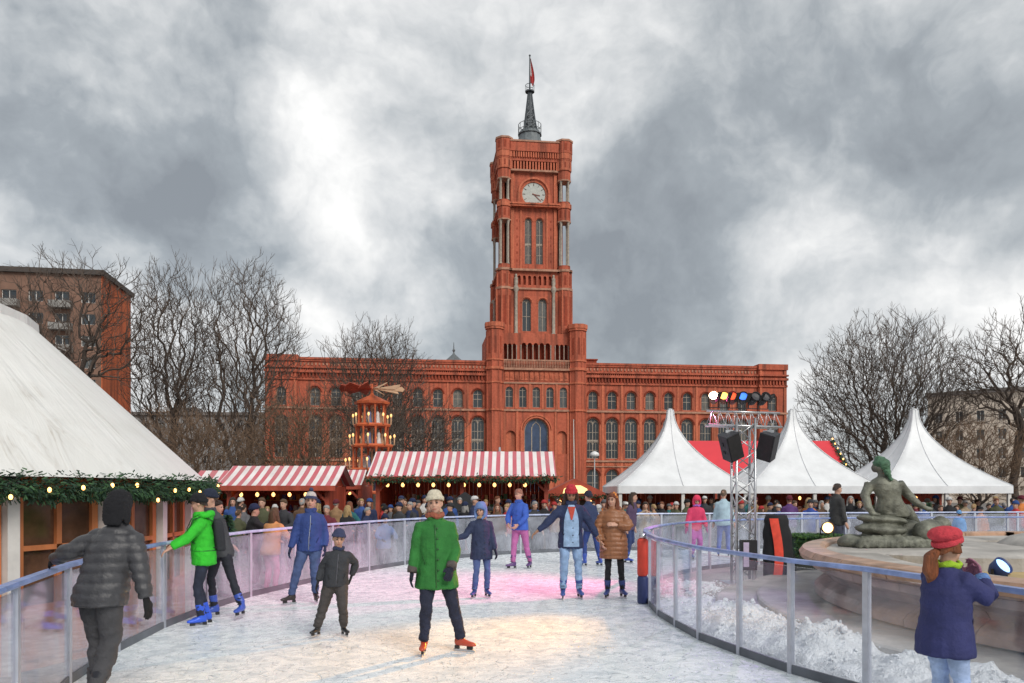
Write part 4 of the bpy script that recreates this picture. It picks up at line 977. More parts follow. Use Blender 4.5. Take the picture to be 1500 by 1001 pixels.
# ================================================================== CHRISTMAS PYRAMID
T = thing('wooden_pyramid', 'tall orange-red wooden carousel pyramid with candles and rotor blades', 'pyramid', (ax(545, 36), 36, -.4))
M_pyr = mat('pyramid_wood', (.50, .105, .035), .55, .2, 3)
M_pyr2 = mat('pyramid_pale_wood', (.48, .29, .17), .6, .15, 3)
tiers = [(0, 2.0, 1.2), (2.0, 3.04, 1.08), (3.04, 4.13, .95), (4.13, 5.07, .80), (5.07, 6.1, .68)]
for (z0, z1, r) in tiers:
    q = MB(); q.lathe([(0,z0-.02),(r+.15,z0-.02),(r+.17,z0+.05),(r+.12,z0+.12),(0,z0+.12)], 8); q.build('tier_floor', M_pyr, T)
    for k in range(8):
        a = math.pi*(k+.5)/4; q = MB(); q.lathe([(.065,z0+.12),(.05,z0+.3),(.045,z1-.2),(.07,z1-.02)], 7, (r*.9*math.cos(a), r*.9*math.sin(a), 0)); q.build('post', M_pyr, T, True)
    if z0 > 0:
        for k in range(6):
            a = math.pi*k/3+.4; q = MB(); q.lathe([(.13,z0+.12),(.1,z0+.3),(.07,z0+.48),(.085,z0+.56),(.04,z0+.66),(0,z0+.68)], 7, (r*.55*math.cos(a), r*.55*math.sin(a), 0)); q.build('figurine', [M_pyr2, mat('figurine_blue', (.12,.14,.25)), mat('figurine_white', (.6,.58,.55))][k % 3], T, True)
        for k in range(8):
            a = math.pi*(k+.0)/4; q = MB(); q.tube([(r*1.0*math.cos(a), r*1.0*math.sin(a), z0+.05), (r*1.28*math.cos(a), r*1.28*math.sin(a), z0+.1), (r*1.28*math.cos(a), r*1.28*math.sin(a), z0+.42)], .035, 6); cd = q.build('candle', M_pyr2, T, True)
            q = MB(); q.ellipsoid((r*1.28*math.cos(a), r*1.28*math.sin(a), z0+.5), (.05,.05,.085), nu=8, nv=6); q.build('flame', mat('candle_flame', (.9,.6,.3), .4, 0, emit=(1,.5,.15), estr=.8), cd, True)
    else:
        for k in range(8):
            a = math.pi*k/4; M = Matrix.Rotation(a, 4, 'Z'); q = MB(); q.box(r*.84, r*.88, -.38, .38, .12, .95, M); q.build('panel', M_redwood, T)
q = MB(); q.lathe([(0,6.06),(.80,6.08),(.82,6.18),(.45,6.36),(.12,6.5),(.06,6.6),(.06,7.0),(0,7.04)], 8); q.build('roof', M_pyr, T)
q = MB(); q.lathe([(.05,0),(.05,6.1)], 8); q.build('shaft', M_pyr2, T)
for k in range(10):
    a = 2*math.pi*k/10+.2; M = Matrix.Translation((0,0,6.8)) @ Matrix.Rotation(a, 4, 'Z') @ Matrix.Rotation(R(32), 4, 'X')
    q = MB(); q.box(.1, .5, -.03, .03, -.015, .015, M)
    b_ = q.add([M @ Vector(p) for p in [(.45,-.05,.015),(1.38,-.26,.015),(1.48,0,.015),(1.38,.26,.015),(.45,.05,.015),(.45,-.05,-.015),(1.38,-.26,-.015),(1.48,0,-.015),(1.38,.26,-.015),(.45,.05,-.015)]])
    q.face(*[b_+i for i in range(5)]); q.face(*[b_+i for i in (9,8,7,6,5)])
    for i in range(5): j = (i+1) % 5; q.face(b_+i, b_+5+i, b_+5+j, b_+j)
    q.build('rotor_blade', M_redwood if math.cos(a) < .1 else M_pyr2, T)

# ================================================================== FOUNTAIN (plain round basin) AND STEPS
FX, FY = 10.55, 9.7
M_gran = mat('pink_granite', (.32, .22, .185), .4, .35, 2.2, .25, 18)
M_rim = mat('orange_granite', (.40, .245, .165), .35, .3, 3.5, .2, 20)
M_step = mat('grey_step_stone', (.38, .36, .335), .6, .3, 1.4, .4, 10)
M_floor = mat('sandy_basin_floor', (.42, .31, .15), .7, .3, 1.3, .4, 9)
FT = thing('fountain', 'large round granite fountain basin standing dry inside the inner fence', 'fountain', (FX, FY, 0))
def arc_blocks(name, prof, m, nblk, gap, a0=R(95), a1=R(285), sub=4):
    step = (a1-a0)/nblk
    for k in range(nblk):
        b0 = a0+step*k+gap; b1 = a0+step*(k+1)-gap
        q = MB(); rings = [[(r*math.cos(b0+(b1-b0)*i/sub), r*math.sin(b0+(b1-b0)*i/sub), z) for r, z in prof] for i in range(sub+1)]
        q.ring_loft(rings); q.build(name, m, FT, False)
arc_blocks('rim_block', [(6.2,.74),(6.45,.70),(6.56,.74),(6.58,.80),(6.53,.87),(6.28,.89),(6.21,.86)], M_rim, 22, .0012)
arc_blocks('wall_block', [(6.1,.70),(6.42,.69),(6.40,.60),(6.22,.52),(6.16,.44),(6.30,.36),(6.36,.30),(6.36,.22),(6.0,.22),(5.9,.4)], M_gran, 22, .0008)
arc_blocks('ledge_block', [(5.35,.70),(6.26,.70),(6.24,.805),(5.5,.80),(5.36,.77)], M_step, 16, .001)
arc_blocks('step_block', [(6.2,.19),(7.15,.185),(7.18,.165),(7.18,.0),(6.2,0)], M_step, 20, .0012)
arc_blocks('step_block', [(7.0,.105),(7.75,.10),(7.78,.085),(7.78,.0),(7.0,0)], M_step, 20, .0012)
q = MB(); q.lathe([(0,.60),(5.2,.60),(5.25,.72),(6.02,.74)], 64); q.build('basin_floor', M_floor, FT)
q = MB(); q.lathe([(6.6,.006+.01),(6.15,.2)], 48, (0,0,0), R(280), R(460)); 
q.lathe([(6.1,.1),(6.5,.75),(6.5,.88),(6.0,.88),(6.0,.7)], 48, (0,0,0), R(285), R(455)); q.build('far_rim', M_rim, FT)
q = MB(); q.lathe([(1.9,.6),(1.9,.78),(1.75,.82),(0,.84)], 24, (-3.6,2.9,0)); q.build('pedestal', M_step, FT)
q = MB(); q.lathe([(1.35,.6),(1.4,.75),(1.1,.95),(.6,1.08),(0,1.1)], 20, (-1.2,3.0,0)); q.build('rock', M_step, FT, True)
# fallen leaves on the basin floor
rnd = random.Random(12); q = MB()
for i in range(700):
    a = rnd.uniform(0, 6.28); r = 5.1*math.sqrt(rnd.random()); M = Matrix.Translation((r*math.cos(a), r*math.sin(a), .61)) @ Matrix.Rotation(rnd.uniform(0,6.28), 4, 'Z') @ Matrix.Rotation(rnd.gauss(0,.3), 4, 'X')
    s_ = rnd.uniform(.03,.07); k = q.add([M @ Vector(p) for p in ((-s_,0,0),(0,-s_*.5,.004),(s_,0,0),(0,s_*.5,.004))]); q.face(k,k+1,k+2,k+3)
o = q.build('leaf_litter', mat('dead_leaves', (.17,.09,.035), .9)); o.location = (FX, FY, 0); tag(o, 'dead brown leaves scattered over the sandy basin floor', 'leaves', kind='stuff')

# snow heaps between inner fence and steps
M_snow = mat('heaped_snow', (.80, .83, .86), .8, .10, 7, 1.0, 30)
q = MB(); rows = []
pp = [p for p in INNER if p.y > 2.5 and p.y < 15.5]; pp = resample(catmull([tuple(p) for p in pp], 4), .04); nn = 44
for i, p in enumerate(pp):
    t = (pp[min(i+1,len(pp)-1)]-pp[max(i-1,0)]).normalized(); n = Vector((t.y, -t.x)); row = []
    wd = 1.25 + .35*noise.noise((i*.025, 3, 0)); hh = (.27 + .17*noise.noise((i*.045, 9, 0)))*(1 if p.y < 9.5 else max(.12, 1-(p.y-9.5)/3.2))
    for j in range(nn+1):
        u = j/nn; x = p.x+n.x*(.1+wd*u); y = p.y+n.y*(.1+wd*u)
        b_ = max(0, math.sin(math.pi*(u*.94+.03)))**.7
        z = hh*b_*(1+.5*noise.noise((x*2.3,y*2.3,.5))+.38*noise.noise((x*5.5,y*5.5,1.5))) + .075*abs(noise.noise((x*11,y*11,4)))*b_ + .028*noise.noise((x*20,y*20,2))*b_ + .012*noise.noise((x*45,y*45,7))*b_
        row.append((x, y, max(-.02, z-.03)))
    rows.append(row)
q.ring_loft(rows, False, False); tag(q.build('snow_heap', M_snow, None, True), 'lumpy scraped snow heaped along the inside of the inner fence', 'snow', kind='stuff')

rnd = random.Random(31); q = MB()
for i in range(900):
    row = rows[rnd.randrange(len(rows))]; p = Vector(row[rnd.randrange(len(row))]); r_ = rnd.uniform(.006,.026)*(1 if rnd.random() < .9 else 1.8)
    M = Matrix.Rotation(rnd.uniform(0,6), 3, Vector((rnd.gauss(0,1),rnd.gauss(0,1),rnd.gauss(0,1))))
    q.ellipsoid(p+Vector((rnd.gauss(0,.03),rnd.gauss(0,.03),r_*.4+.01)), (r_,r_*rnd.uniform(.6,1),r_*rnd.uniform(.5,.9)), M, 5, 4)
tag(q.build('snow_crumbs', M_snow), 'loose crumbs of scraped snow lying over the snow heap', 'snow', kind='stuff')
# ================================================================== LIGHTING TRUSS
TX, TYY = 4.30, 14.6
T = thing('lighting_truss', 'silver lattice truss tower with crossbar of stage lights', 'truss', (TX, TYY, 0))
hs = .17
for sx in (-1,1):
    for sy in (-1,1): q = MB(); q.tube([(sx*hs,sy*hs,0),(sx*hs,sy*hs,3.05)], .024, 8); q.build('chord', M_steel, T, True)
q = MB(); z = .1; k = 0
while z < 2.9:
    for (a, b) in (((-1,-1),(1,-1)),((1,-1),(1,1)),((1,1),(-1,1)),((-1,1),(-1,-1))):
        if k % 2: a, b = b, a
        q.tube([(a[0]*hs,a[1]*hs,z),(b[0]*hs,b[1]*hs,z+.26)], .011, 5)
    z += .26; k += 1
q.build('brace', M_steel, T, True)['kind'] = 'stuff'
q = MB(); q.box(-.36,.36,-.36,.36,0,.012); q.build('base_plate', M_steel, T)
CB = []
for (y, z) in ((-.13,2.93),(.13,2.93),(0,3.2)):
    q = MB(); q.tube([(-.68,y,z-.0),(.68,y,z-.05)], .022, 8); q.build('crossbar_chord', M_steel, T, True)
q = MB()
for i in range(9):
    x = -.66+.1467*i
    for y in (-.13,.13): q.tube([(x,y,2.93-.03*(i/9)),(x+.0733,0,3.2-.03*(i/9)),(x+.1467,y,2.93-.03*(i/9))], .01, 5)
q.build('crossbar_brace', M_steel, T, True)['kind'] = 'stuff'
lampc = [('warm white stage light shining at the left end of the crossbar', (1,.86,.6), 26, -.555), ('amber stage light second from the left on the crossbar', (1,.55,.12), 1.3, -.365), ('red stage light third from the left on the crossbar', (1,.10,.03), 0.7, -.21),
         ('blue stage light in the middle of the crossbar', (.05,.18,1), 0.9, -.01), ('dark unlit stage light second from the right on the crossbar', None, 0, .18), ('dark unlit stage light at the right end of the crossbar', None, 0, .36)]
for (lab, c, e, x) in lampc:
    L = thing('stage_light', lab, 'stage light', (TX+x, TYY-.02, 3.26-.03*(x+.7)), R(-14 if x < 0 else 10), 'stage lights on the truss')
    body = M_dark if c is None or c[2] > .9 else mat('lamp_body_%s' % round(c[1]*100), (.25*c[0]+.02, .10*c[1]+.02, .08*c[2]+.02), .5)
    Mx = Matrix.Translation((0,0,.17)) @ Matrix.Rotation(R(68), 4, 'X')
    q = MB(); q.lathe([(0,-.14),(.05,-.14),(.075,-.08),(.075,.06),(.095,.14),(.09,.14),(.07,.07)], 14); q.v = [tuple(Mx @ Vector(v)) for v in q.v]; q.build('housing', body, L, True)
    q = MB(); q.lathe([(0,.10),(.082,.105)], 14); q.v = [tuple(Mx @ Vector(v)) for v in q.v]
    q.build('lens', mat('lens_dark', (.02,.02,.03), .4, spec=.3) if c is None else mat('lens_%d' % int(e*10), c, .3, 0, emit=c, estr=e), L, True)
    q = MB(); q.bar((-.1,0,.17),(-.1,0,.0),.014,.03); q.bar((.1,0,.17),(.1,0,.0),.014,.03); q.bar((-.1,0,.0),(.1,0,.0),.03,.014); q.build('yoke', M_dark, L)
    q = MB(); q.bar((.06,-.13,.1),(.12,-.2,.26),.1,.004); q.build('barn_door', M_dark, L)
def spot(name, loc, target, col, power, ang, blend=.6):
    d = bpy.data.lights.new(name, 'SPOT'); d.energy = power; d.color = col; d.spot_size = R(ang); d.spot_blend = blend; d.shadow_soft_size = .08
    o = bpy.data.objects.new(name, d); C.objects.link(o); o.location = loc
    o.rotation_euler = (Vector(target)-Vector(loc)).to_track_quat('-Z','Y').to_euler()
spot('warm_beam', (TX-.60, TYY-.3, 3.42), (-.7, 8.6, 0), (1,.44,.04), 2300, 27, 1.0)
spot('pink_beam', (TX-.22, TYY-.3, 3.42), (-1.0, 14.2, 0), (1,.12,.36), 1250, 64, 1.0)
spot('pink_beam_right', (TX-.1, TYY+.3, 3.42), (4.0, 17.5, 0), (1,.16,.55), 120, 40, .8)
spot('violet_beam', (TX+.3, TYY-.3, 3.42), (2.9, 11.0, .3), (.55,.25,1), 110, 46, .9)

for (x, rz, tilt, lab) in ((-.28, 18, 24, 'black loudspeaker tilted down on the left of the truss'), (.42, -40, -18, 'black loudspeaker turned sideways on the right of the truss')):
    L = thing('loudspeaker', lab, 'loudspeaker', (TX+x, TYY-.15, 2.53), R(rz), 'loudspeakers hung on the truss')
    M = Matrix.Rotation(R(tilt)*-1, 4, 'Y') @ Matrix.Rotation(R(14), 4, 'X')
    q = MB(); q.v = []; n0 = [(-.15,-.14),(.15,-.14),(.11,.16),(-.11,.16)]; q.zprism(n0, -.25, .25); q.v = [tuple(M @ Vector(v)) for v in q.v]; cab = q.build('cabinet', mat('speaker_grey', (.045,.047,.055), .6), L)
    q = MB(); q.box(-.135,.135,-.158,-.142,-.235,.235,M); q.build('grille', M_dark, L)
    q = MB(); q.box(-.06,.06,.162,.17,-.1,.1,M); q.build('rear_panel', M_dark, L)
    for z in (-.08,.08): q = MB(); q.box(-.145,-.135,-.0,.06,z-.03,z+.03,M); q.build('grip', M_dark, L)
    q = MB(); q.bar((0,.0,.25),(0,.12,.36),.03); q.bar((-.1,0,.27),(.1,0,.27),.02,.05); q.build('bracket', M_steel, L)
# cloth-covered stand with red stripe
T = thing('covered_stand', 'black cloth covered stand with wavy red stripe beside the truss', 'stand', (ax(1137, 15.2), 15.2, 0))
def sil(z): return .22 + .12*(1-(z/1.22)**2)*.6, .10
rings = []; 
for i in range(13):
    z = .0 + 1.24*i/12; w = .30-.07*(i/12)**2 + .012*math.sin(i*1.7); cx = .06-.06*i/12
    if i == 12: w *= .8
    rings.append([(cx+w*math.cos(a*math.pi/8)*(1+.04*math.sin(a*3+i)), .17*math.sin(a*math.pi/8), z) for a in range(16)])
q = MB(); q.ring_loft(rings); q.build('cloth_cover', mat('black_cloth', (.015,.015,.017)), T, True)
q = MB(); rows = []
for i in range(12):
    z = .05+1.13*i/11; cx = -.02+.05*math.sin(z*3.2)-.05; rows.append([(cx+s*.085+.03*(1-z), -.186-.004*abs(s)+.012*abs(s), z) for s in (-1,-.5,0,.5,1)])
q.ring_loft(rows, False, False); q.build('red_stripe', mat('red_stripe_cloth', (.72,.07,.04), .6), T, True)
T = thing('cable_box', 'small dark control box with pale front strapped at the truss foot', 'control box', (ax(1096, 14.2), 14.2, 0))
q = MB(); q.box(-.14,.14,-.08,.08,.28,.82); q.build('case', M_dark, T)
q = MB(); q.box(-.11,-.01,-.086,-.082,.34,.78); q.build('front_plate', mat('lilac_plate', (.45,.38,.52), .5), T)
for x in (-.1,.1): q = MB(); q.box(x-.02,x+.02,-.03,.03,0,.28); q.build('foot', M_steel, T)
# hedge box and floor spotlight
HX = ax(1193, 16.2)
T = thing('hedge_box', 'low trimmed green hedge box right of the covered stand', 'hedge', (HX, 16.2, 0))
q = MB(); q.box(-.48,.48,-.3,.3,0,.42); q.build('planter', mat('dark_planter', (.03,.035,.03), .8), T)
q = MB(); rnd = random.Random(3)
for i in range(2600):
    f = rnd.random(); x = rnd.uniform(-.5,.5); y = -.32 if f < .5 else rnd.uniform(-.32,.32); z = rnd.uniform(.36,.78) if f < .5 else .78
    d = Vector((rnd.gauss(0,.5), -1 if f < .5 else rnd.gauss(0,.4), rnd.gauss(.3,.5))).normalized(); c = Vector((x,y+.04 if f < .5 else y,z)); s_ = d.orthogonal().normalized()*.014; l = rnd.uniform(.03,.07)
    k = q.add([c-s_, c+s_, c+s_+d*l, c-s_+d*l]); q.face(k,k+1,k+2,k+3); q.m[-1] = rnd.randint(0,1)
q.build('foliage', [mat('hedge_green',(.06,.13,.03),.8,.4,9), M_fir], T)['kind'] = 'stuff'
q = MB(); q.box(-.46,.46,-.28,.28,.42,.74); q.build('hedge_core', M_fir2, T)
def flood(label, loc, rz, tilt, col, e, body, s=1.0):
    L = thing('floodlight', label, 'floodlight', loc, rz)
    M = Matrix.Translation((0,0,.16*s)) @ Matrix.Rotation(R(90-tilt), 4, 'X')
    q = MB(); q.lathe([(0,-.12*s),(.07*s,-.12*s),(.11*s,-.05*s),(.125*s,.08*s),(.115*s,.085*s),(.1*s,.04*s)], 16); q.v = [tuple(M @ Vector(v)) for v in q.v]; q.build('housing', body, L, True)
    q = MB(); q.lathe([(0,.05*s),(.105*s,.055*s)], 16); q.v = [tuple(M @ Vector(v)) for v in q.v]; q.build('lens', mat('flood_lens_%d' % int(e*10), col, .3, 0, emit=col, estr=e), L)
    q = MB(); q.bar((-.13*s,0,.16*s),(-.13*s,0,0),.015,.03); q.bar((.13*s,0,.16*s),(.13*s,0,0),.015,.03); q.box(-.14*s,.14*s,-.06*s,.06*s,0,.012); q.build('yoke', M_dark, L)
flood('warm glowing floodlight standing on the hedge box', (HX+.2, 16.05, .795), R(-6), 4, (1,.6,.24), 2.4, mat('copper_housing', (.16,.06,.03), .5))
flood('blue floodlight on the basin floor right of the red hat', (ax(1464, 9.6), 9.6, .605), R(22), 38, (.35,.6,1), .8, mat('blue_housing', (.02,.045,.16), .4), .95)
flood('small dark unlit floodlight on the basin floor close to the red hat', (ax(1421, 8.9), 8.9, .605), R(150), 20, (.02,.02,.03), 0.0, M_dark, .75)

# ================================================================== POLES AND LAMPS
def flagpole(label, u, Y, ztop):
    T = thing('flagpole', label, 'flagpole', (ax(u, Y), Y, -.4), 0)
    q = MB(); q.tube([(0,0,0),(.0,0,ztop*.5),(-.06,0,ztop)], [.075,.06,.03], 8); q.build('pole', M_whitep, T, True)
    q = MB(); q.ellipsoid((-.06,0,ztop+.06), (.07,.07,.07), nu=8, nv=6); q.build('finial', M_whitep, T, True)
    q = MB(); q.box(-.2,.2,-.2,.2,0,.12); q.build('base', M_step, T)
flagpole('slim white flagpole in front of the town hall portal', 841, 90, 10.2)
T = thing('street_lamp', 'grey street lamp with round head left of the pagoda tents', 'street lamp', (ax(871, 80), 80, -.4))
q = MB(); q.tube([(0,0,0),(0,0,5.6)], [.09,.05], 8); q.build('pole', mat('lamp_grey', (.35,.37,.38), .5), T, True)
q = MB(); q.lathe([(0,5.55),(.2,5.6),(.5,5.75),(.42,6.0),(.15,6.15),(0,6.2)], 14); q.build('lamp_head', mat('lamp_opal', (.7,.7,.7), .4), T, True)
T = thing('roof_vent', 'small grey cowl vent poking above the long striped stall', 'vent', (ax(732, 34), 34, -.4))
q = MB(); q.lathe([(.12,0),(.12,3.3),(.3,3.35),(.32,3.5),(.1,3.6),(.22,3.66),(.24,3.75),(.05,3.85),(.04,4.0),(0,4.02)], 12); q.build('cowl', M_steel, T, True)
q = MB(); q.lathe([(.2,0),(.2,.15),(.13,.2)], 12); q.build('base', M_steel, T, True)

# ================================================================== PEOPLE
WS = bpy.data.scenes.new('workshop')      # scratch scene for evaluating modifiers quickly
def remesh(mb, voxel, smooth=2, fac=.5):
    me = mb.mesh('tmp'); o = bpy.data.objects.new('tmp', me); WS.collection.objects.link(o)
    m = o.modifiers.new('r', 'REMESH'); m.mode = 'VOXEL'; m.voxel_size = voxel; m.use_smooth_shade = True
    if smooth: s_ = o.modifiers.new('s', 'SMOOTH'); s_.iterations = smooth; s_.factor = fac
    WS.view_layers[0].update(); dg = WS.view_layers[0].depsgraph
    r = bpy.data.meshes.new_from_object(o.evaluated_get(dg))
    bpy.data.objects.remove(o); bpy.data.meshes.remove(me)
    r.polygons.foreach_set('use_smooth', [True]*len(r.polygons))
    return r
def displace(me, fn):
    n = len(me.vertices); co = np.empty(n*3); me.vertices.foreach_get('co', co); co = co.reshape(-1,3)
    no = np.empty(n*3); me.vertex_normals.foreach_get('vector', no); no = no.reshape(-1,3)
    d = np.array([fn(Vector(c)) for c in co]); co += no*d[:,None]
    me.vertices.foreach_set('co', co.ravel()); me.update()
def ik(a, c, l1, l2, pole):
    a = Vector(a); c = Vector(c); d = c-a; L = d.length
    if L > (l1+l2)*.999: c = a + d.normalized()*(l1+l2)*.999; d = c-a; L = d.length
    x = (l1*l1-l2*l2+L*L)/(2*L); h = math.sqrt(max(0, l1*l1-x*x)); u = d.normalized()
    p = Vector(pole); p = p - u*p.dot(u)
    p = p.normalized() if p.length > 1e-5 else u.orthogonal().normalized()
    return a + u*x + p*h, c
def ring(c, a, b, rot=0, n=14):
    cs, sn = math.cos(rot), math.sin(rot)
    return [(c[0] + a*math.cos(2*math.pi*k/n)*cs - b*math.sin(2*math.pi*k/n)*sn, c[1] + a*math.cos(2*math.pi*k/n)*sn + b*math.sin(2*math.pi*k/n)*cs, c[2]) for k in range(n)]
_cl = {}
def cloth(col, kind='cloth'):
    key = (tuple(round(c, 3) for c in col), kind)
    if key not in _cl:
        nm = '%s_%d' % (kind, len(_cl))
        if kind == 'puffer': _cl[key] = mat(nm, col, .42, .12, 5, .25, 30, spec=.5)
        elif kind == 'denim': _cl[key] = mat(nm, col, .85, .3, 7, .3, 60)
        elif kind == 'skin': _cl[key] = mat(nm, col, .5, .08, 9, .05, 60, spec=.35)
        elif kind == 'hair': _cl[key] = mat(nm, col, .55, .35, 22, .6, 40, stretch=(2.5,2.5,.4))
        elif kind == 'knit': _cl[key] = mat(nm, col, .9, .15, 30, .6, 110)
        elif kind == 'plastic': _cl[key] = mat(nm, col, .35, .1, 6, spec=.5)
        else: _cl[key] = mat(nm, col, .8, .16, 6, .3, 45)
    return _cl[key]
SKIN = (.50, .29, .21)

def hand_mesh(wrist, d, nrm, side, curl=.5, fat=1.0, voxel=.0065):
    d = Vector(d).normalized(); nrm = Vector(nrm); nrm = (nrm - d*nrm.dot(d)).normalized(); t = nrm.cross(d)*side
    w = Vector(wrist); mb = MB()
    rings = []
    for (s_, a, b) in ((-.02,.026,.021),(.02,.031,.020),(.055,.041,.018),(.09,.043,.016),(.102,.038,.012)):
        c = w + d*s_
        rings.append([c + t*(a*fat*math.cos(2*math.pi*k/10)) + nrm*(b*fat*math.sin(2*math.pi*k/10)) for k in range(10)])
    mb.ring_loft(rings)
    for (o, L) in ((.031,.072),(.011,.082),(-.010,.077),(-.030,.060)):
        p = w + d*.088 + t*o*fat; dd = d + t*o*2.0; dd.normalize(); pts = [p]
        for i in range(3):
            dd = Matrix.Rotation(curl*(.55 if i == 0 else .75), 3, dd.cross(nrm).normalized()) @ dd
            p = p + dd*L/3*(1.15 if i == 0 else .95); pts.append(p)
        mb.tube(pts, [.0102*fat,.0098*fat,.009*fat,.0075*fat], 7)
    p = w + d*.03 + t*.03*fat; pts = [p, p+(d*.6+t*.65+nrm*.2).normalized()*.035, p+(d*.6+t*.65+nrm*.2).normalized()*.035+(d*.9+t*.15+nrm*.35).normalized()*.035]
    mb.tube(pts, [.014*fat,.012*fat,.009*fat], 7)
    return remesh(mb, voxel, 1)

def person(label, loc, yaw, H=1.72, pel=(0,0,0), lean=(0,0), twist=0, ankR=(-.11,0), ankL=(.11,0), footR=0, footL=0, liftR=0, liftL=0, tiltR=0, tiltL=0,
           kneeR=(0,-1,0), kneeL=(0,-1,0), wrR=(-.27,-.06,.85), wrL=(.27,-.06,.85), elR=(-.3,.9,-.1), elL=(.3,.9,-.1),
           head=(0,0,0), headoff=(0,0,0), jacket=(.1,.1,.1), jkind='cloth', hem=.80, flare=0., bulk=1.0, trousers=(.05,.05,.06), tkind='cloth', tl=1.0, boots=(.02,.02,.03), skates=True, bootkind='plastic',
           hat=None, hatc=(.1,.1,.1), hatc2=None, hair='short', hairc=(.06,.035,.02), gloves=None, curl=.5, palmR=(1,0,0), palmL=(-1,0,0), scarf=None, hood=None, zip_c=None, pack=None, group=None, extra=None, belt=None, lowres=False, skin=SKIN, collar=True, cat='person', name='person', pocket=True, cuff=None, shaft=True, hs=1.06):
    P = thing(name, label, cat, loc, yaw, group)
    P['H'] = H
    s = H/1.75; LZ = .055 if skates else 0.0
    vx = 2.0 if lowres else 1.0
    rnd = random.Random(sum(ord(c) for c in label))
    seed = rnd.uniform(0, 50)
    V = lambda p: Vector(p)*s
    up = Vector((0,0,LZ))
    px, py, pz = pel
    def spine(z):            # centre of torso at (unscaled) height z
        t = (z-.9)/.6
        return Vector((px + lean[0]*t, py + lean[1]*t*(1+.15*max(0,t)), 0))
    def T(p): return Vector(p)*s + up
    hipR = Vector((-.09+px, py, .92+pz)); hipL = Vector((.09+px, py, .92+pz))
    aR = Vector((ankR[0], ankR[1], .095+liftR)); aL = Vector((ankL[0], ankL[1], .095+liftL))
    kR, aR = ik(hipR, aR, .425, .415, kneeR); kL, aL = ik(hipL, aL, .425, .415, kneeL)
    tw = R(twist); ct, st_ = math.cos(tw), math.sin(tw)
    c = spine(1.42); dz = pz - (abs(lean[0])**2+abs(lean[1])**2)*.55
    shR = Vector((c.x-.160*ct, c.y-.160*st_, 1.385+dz)); shL = Vector((c.x+.160*ct, c.y+.160*st_, 1.385+dz))
    eR, wR = ik(shR, wrR, .275, .245, elR); eL, wL = ik(shL, wrL, .275, .245, elL)
    nk = spine(1.50); nk = Vector((nk.x, nk.y, 1.49+dz))
    HC_ = nk + Vector((headoff[0], headoff[1]-.012, .155+headoff[2]))
    RM = Matrix.Rotation(R(head[0]), 3, 'Z') @ Matrix.Rotation(R(head[1]), 3, 'X') @ Matrix.Rotation(R(head[2]), 3, 'Y')
    sh = s*hs; HC_ = HC_ + Vector((0,0,.10*(hs-1)))
    hp = lambda x, y, z: (HC_ + RM @ Vector((x, y, z))*hs)*s + up
    # ---------------- body (one continuous figure)
    b = MB()
    tr = [(.84,.15,.10),(.95,.155,.105),(1.08,.13,.09),(1.28,.15,.105),(1.38,.15,.09),(1.45,.09,.065),(1.49,.055,.055)]
    b.ring_loft([[T((x, y, z+dz*min(1,max(0,(z-.9)/.5)))) for x, y, z in ring((spine(z).x, spine(z).y, z), a, bb, tw*min(1,max(0,(z-.95)/.4)))] for z, a, bb in tr])
    b.tube([T(nk-Vector((0,0,.06))), T(nk+Vector((0,0,.02))), hp(0,.012,-.05)], [.062*sh,.055*sh,.05*sh], 10)
    b.ellipsoid(hp(0,.012,.035), (.074*sh,.092*sh,.085*sh), RM, 16, 12)
    b.ellipsoid(hp(0,-.012,-.03), (.062*sh,.074*sh,.088*sh), RM, 16, 12)
    b.ellipsoid(hp(0,-.05,-.085), (.032*sh,.030*sh,.026*sh), RM)
    b.tube([hp(0,-.083,.012), hp(0,-.100,-.024), hp(0,-.098,-.032)], [.008*sh,.0135*sh,.010*sh], 6)
    for sx in (-1,1):
        b.ellipsoid(hp(sx*.031,-.066,-.026), (.022*sh,.018*sh,.020*sh), RM)
        b.ellipsoid(hp(sx*.075,.012,-.008), (.010*sh,.018*sh,.030*sh), RM)
    b.ellipsoid(hp(0,-.072,.036), (.05*sh,.016*sh,.012*sh), RM)
    b.ellipsoid(hp(0,-.082,-.058), (.024*sh,.010*sh,.010*sh), RM)
    for (h_, k_, a_) in ((hipR,kR,aR),(hipL,kL,aL)): b.tube([T(h_),T(h_.lerp(k_,.5)),T(k_),T(k_.lerp(a_,.35)),T(a_)], [.06*s,.05*s,.038*s,.034*s,.028*s], 10)
    for (s__, e_, w_) in ((shR,eR,wR),(shL,eL,wL)): b.tube([T(s__),T(s__.lerp(e_,.5)),T(e_.lerp(s__,.14)),T(e_.lerp(w_,.14)),T(w_)], [.045*s,.036*s,.028*s,.028*s,.022*s], 10)
    bm_ = remesh(b, .0125*vx*s, 1); bm_.materials.append(cloth(skin, 'skin')); obj('body', bm_, P)
    # face
    if not lowres or True:
        e = MB()
        for sx in (-1,1):
            e = MB(); e.ellipsoid(hp(sx*.031,-.086,.010), (.0145*sh,.008*sh,.0075*sh), RM, 8, 6); e.build('eye', mat('eye_dark', (.03,.02,.018), .3), P, True)
            if not lowres: e = MB(); e.tube([hp(sx*.016,-.094,.031), hp(sx*.032,-.093,.036), hp(sx*.048,-.082,.030)], [.0038*sh,.0055*sh,.003*sh], 5); e.build('eyebrow', cloth(tuple(c*.7 for c in hairc), 'hair'), P, True)
        e = MB(); e.tube([hp(-.021,-.086,-.0585), hp(0,-.0945,-.056), hp(.021,-.086,-.0585)], [.0035*sh,.0075*sh,.0035*sh], 6); e.build('mouth', cloth((skin[0]*.75, skin[1]*.42, skin[2]*.45), 'skin'), P, True)
    # ---------------- trousers
    q = MB(); f = tl
    tr = [(.80,.115,.10),(.86,.17,.125),(.95,.175,.13),(1.04,.16,.12)]
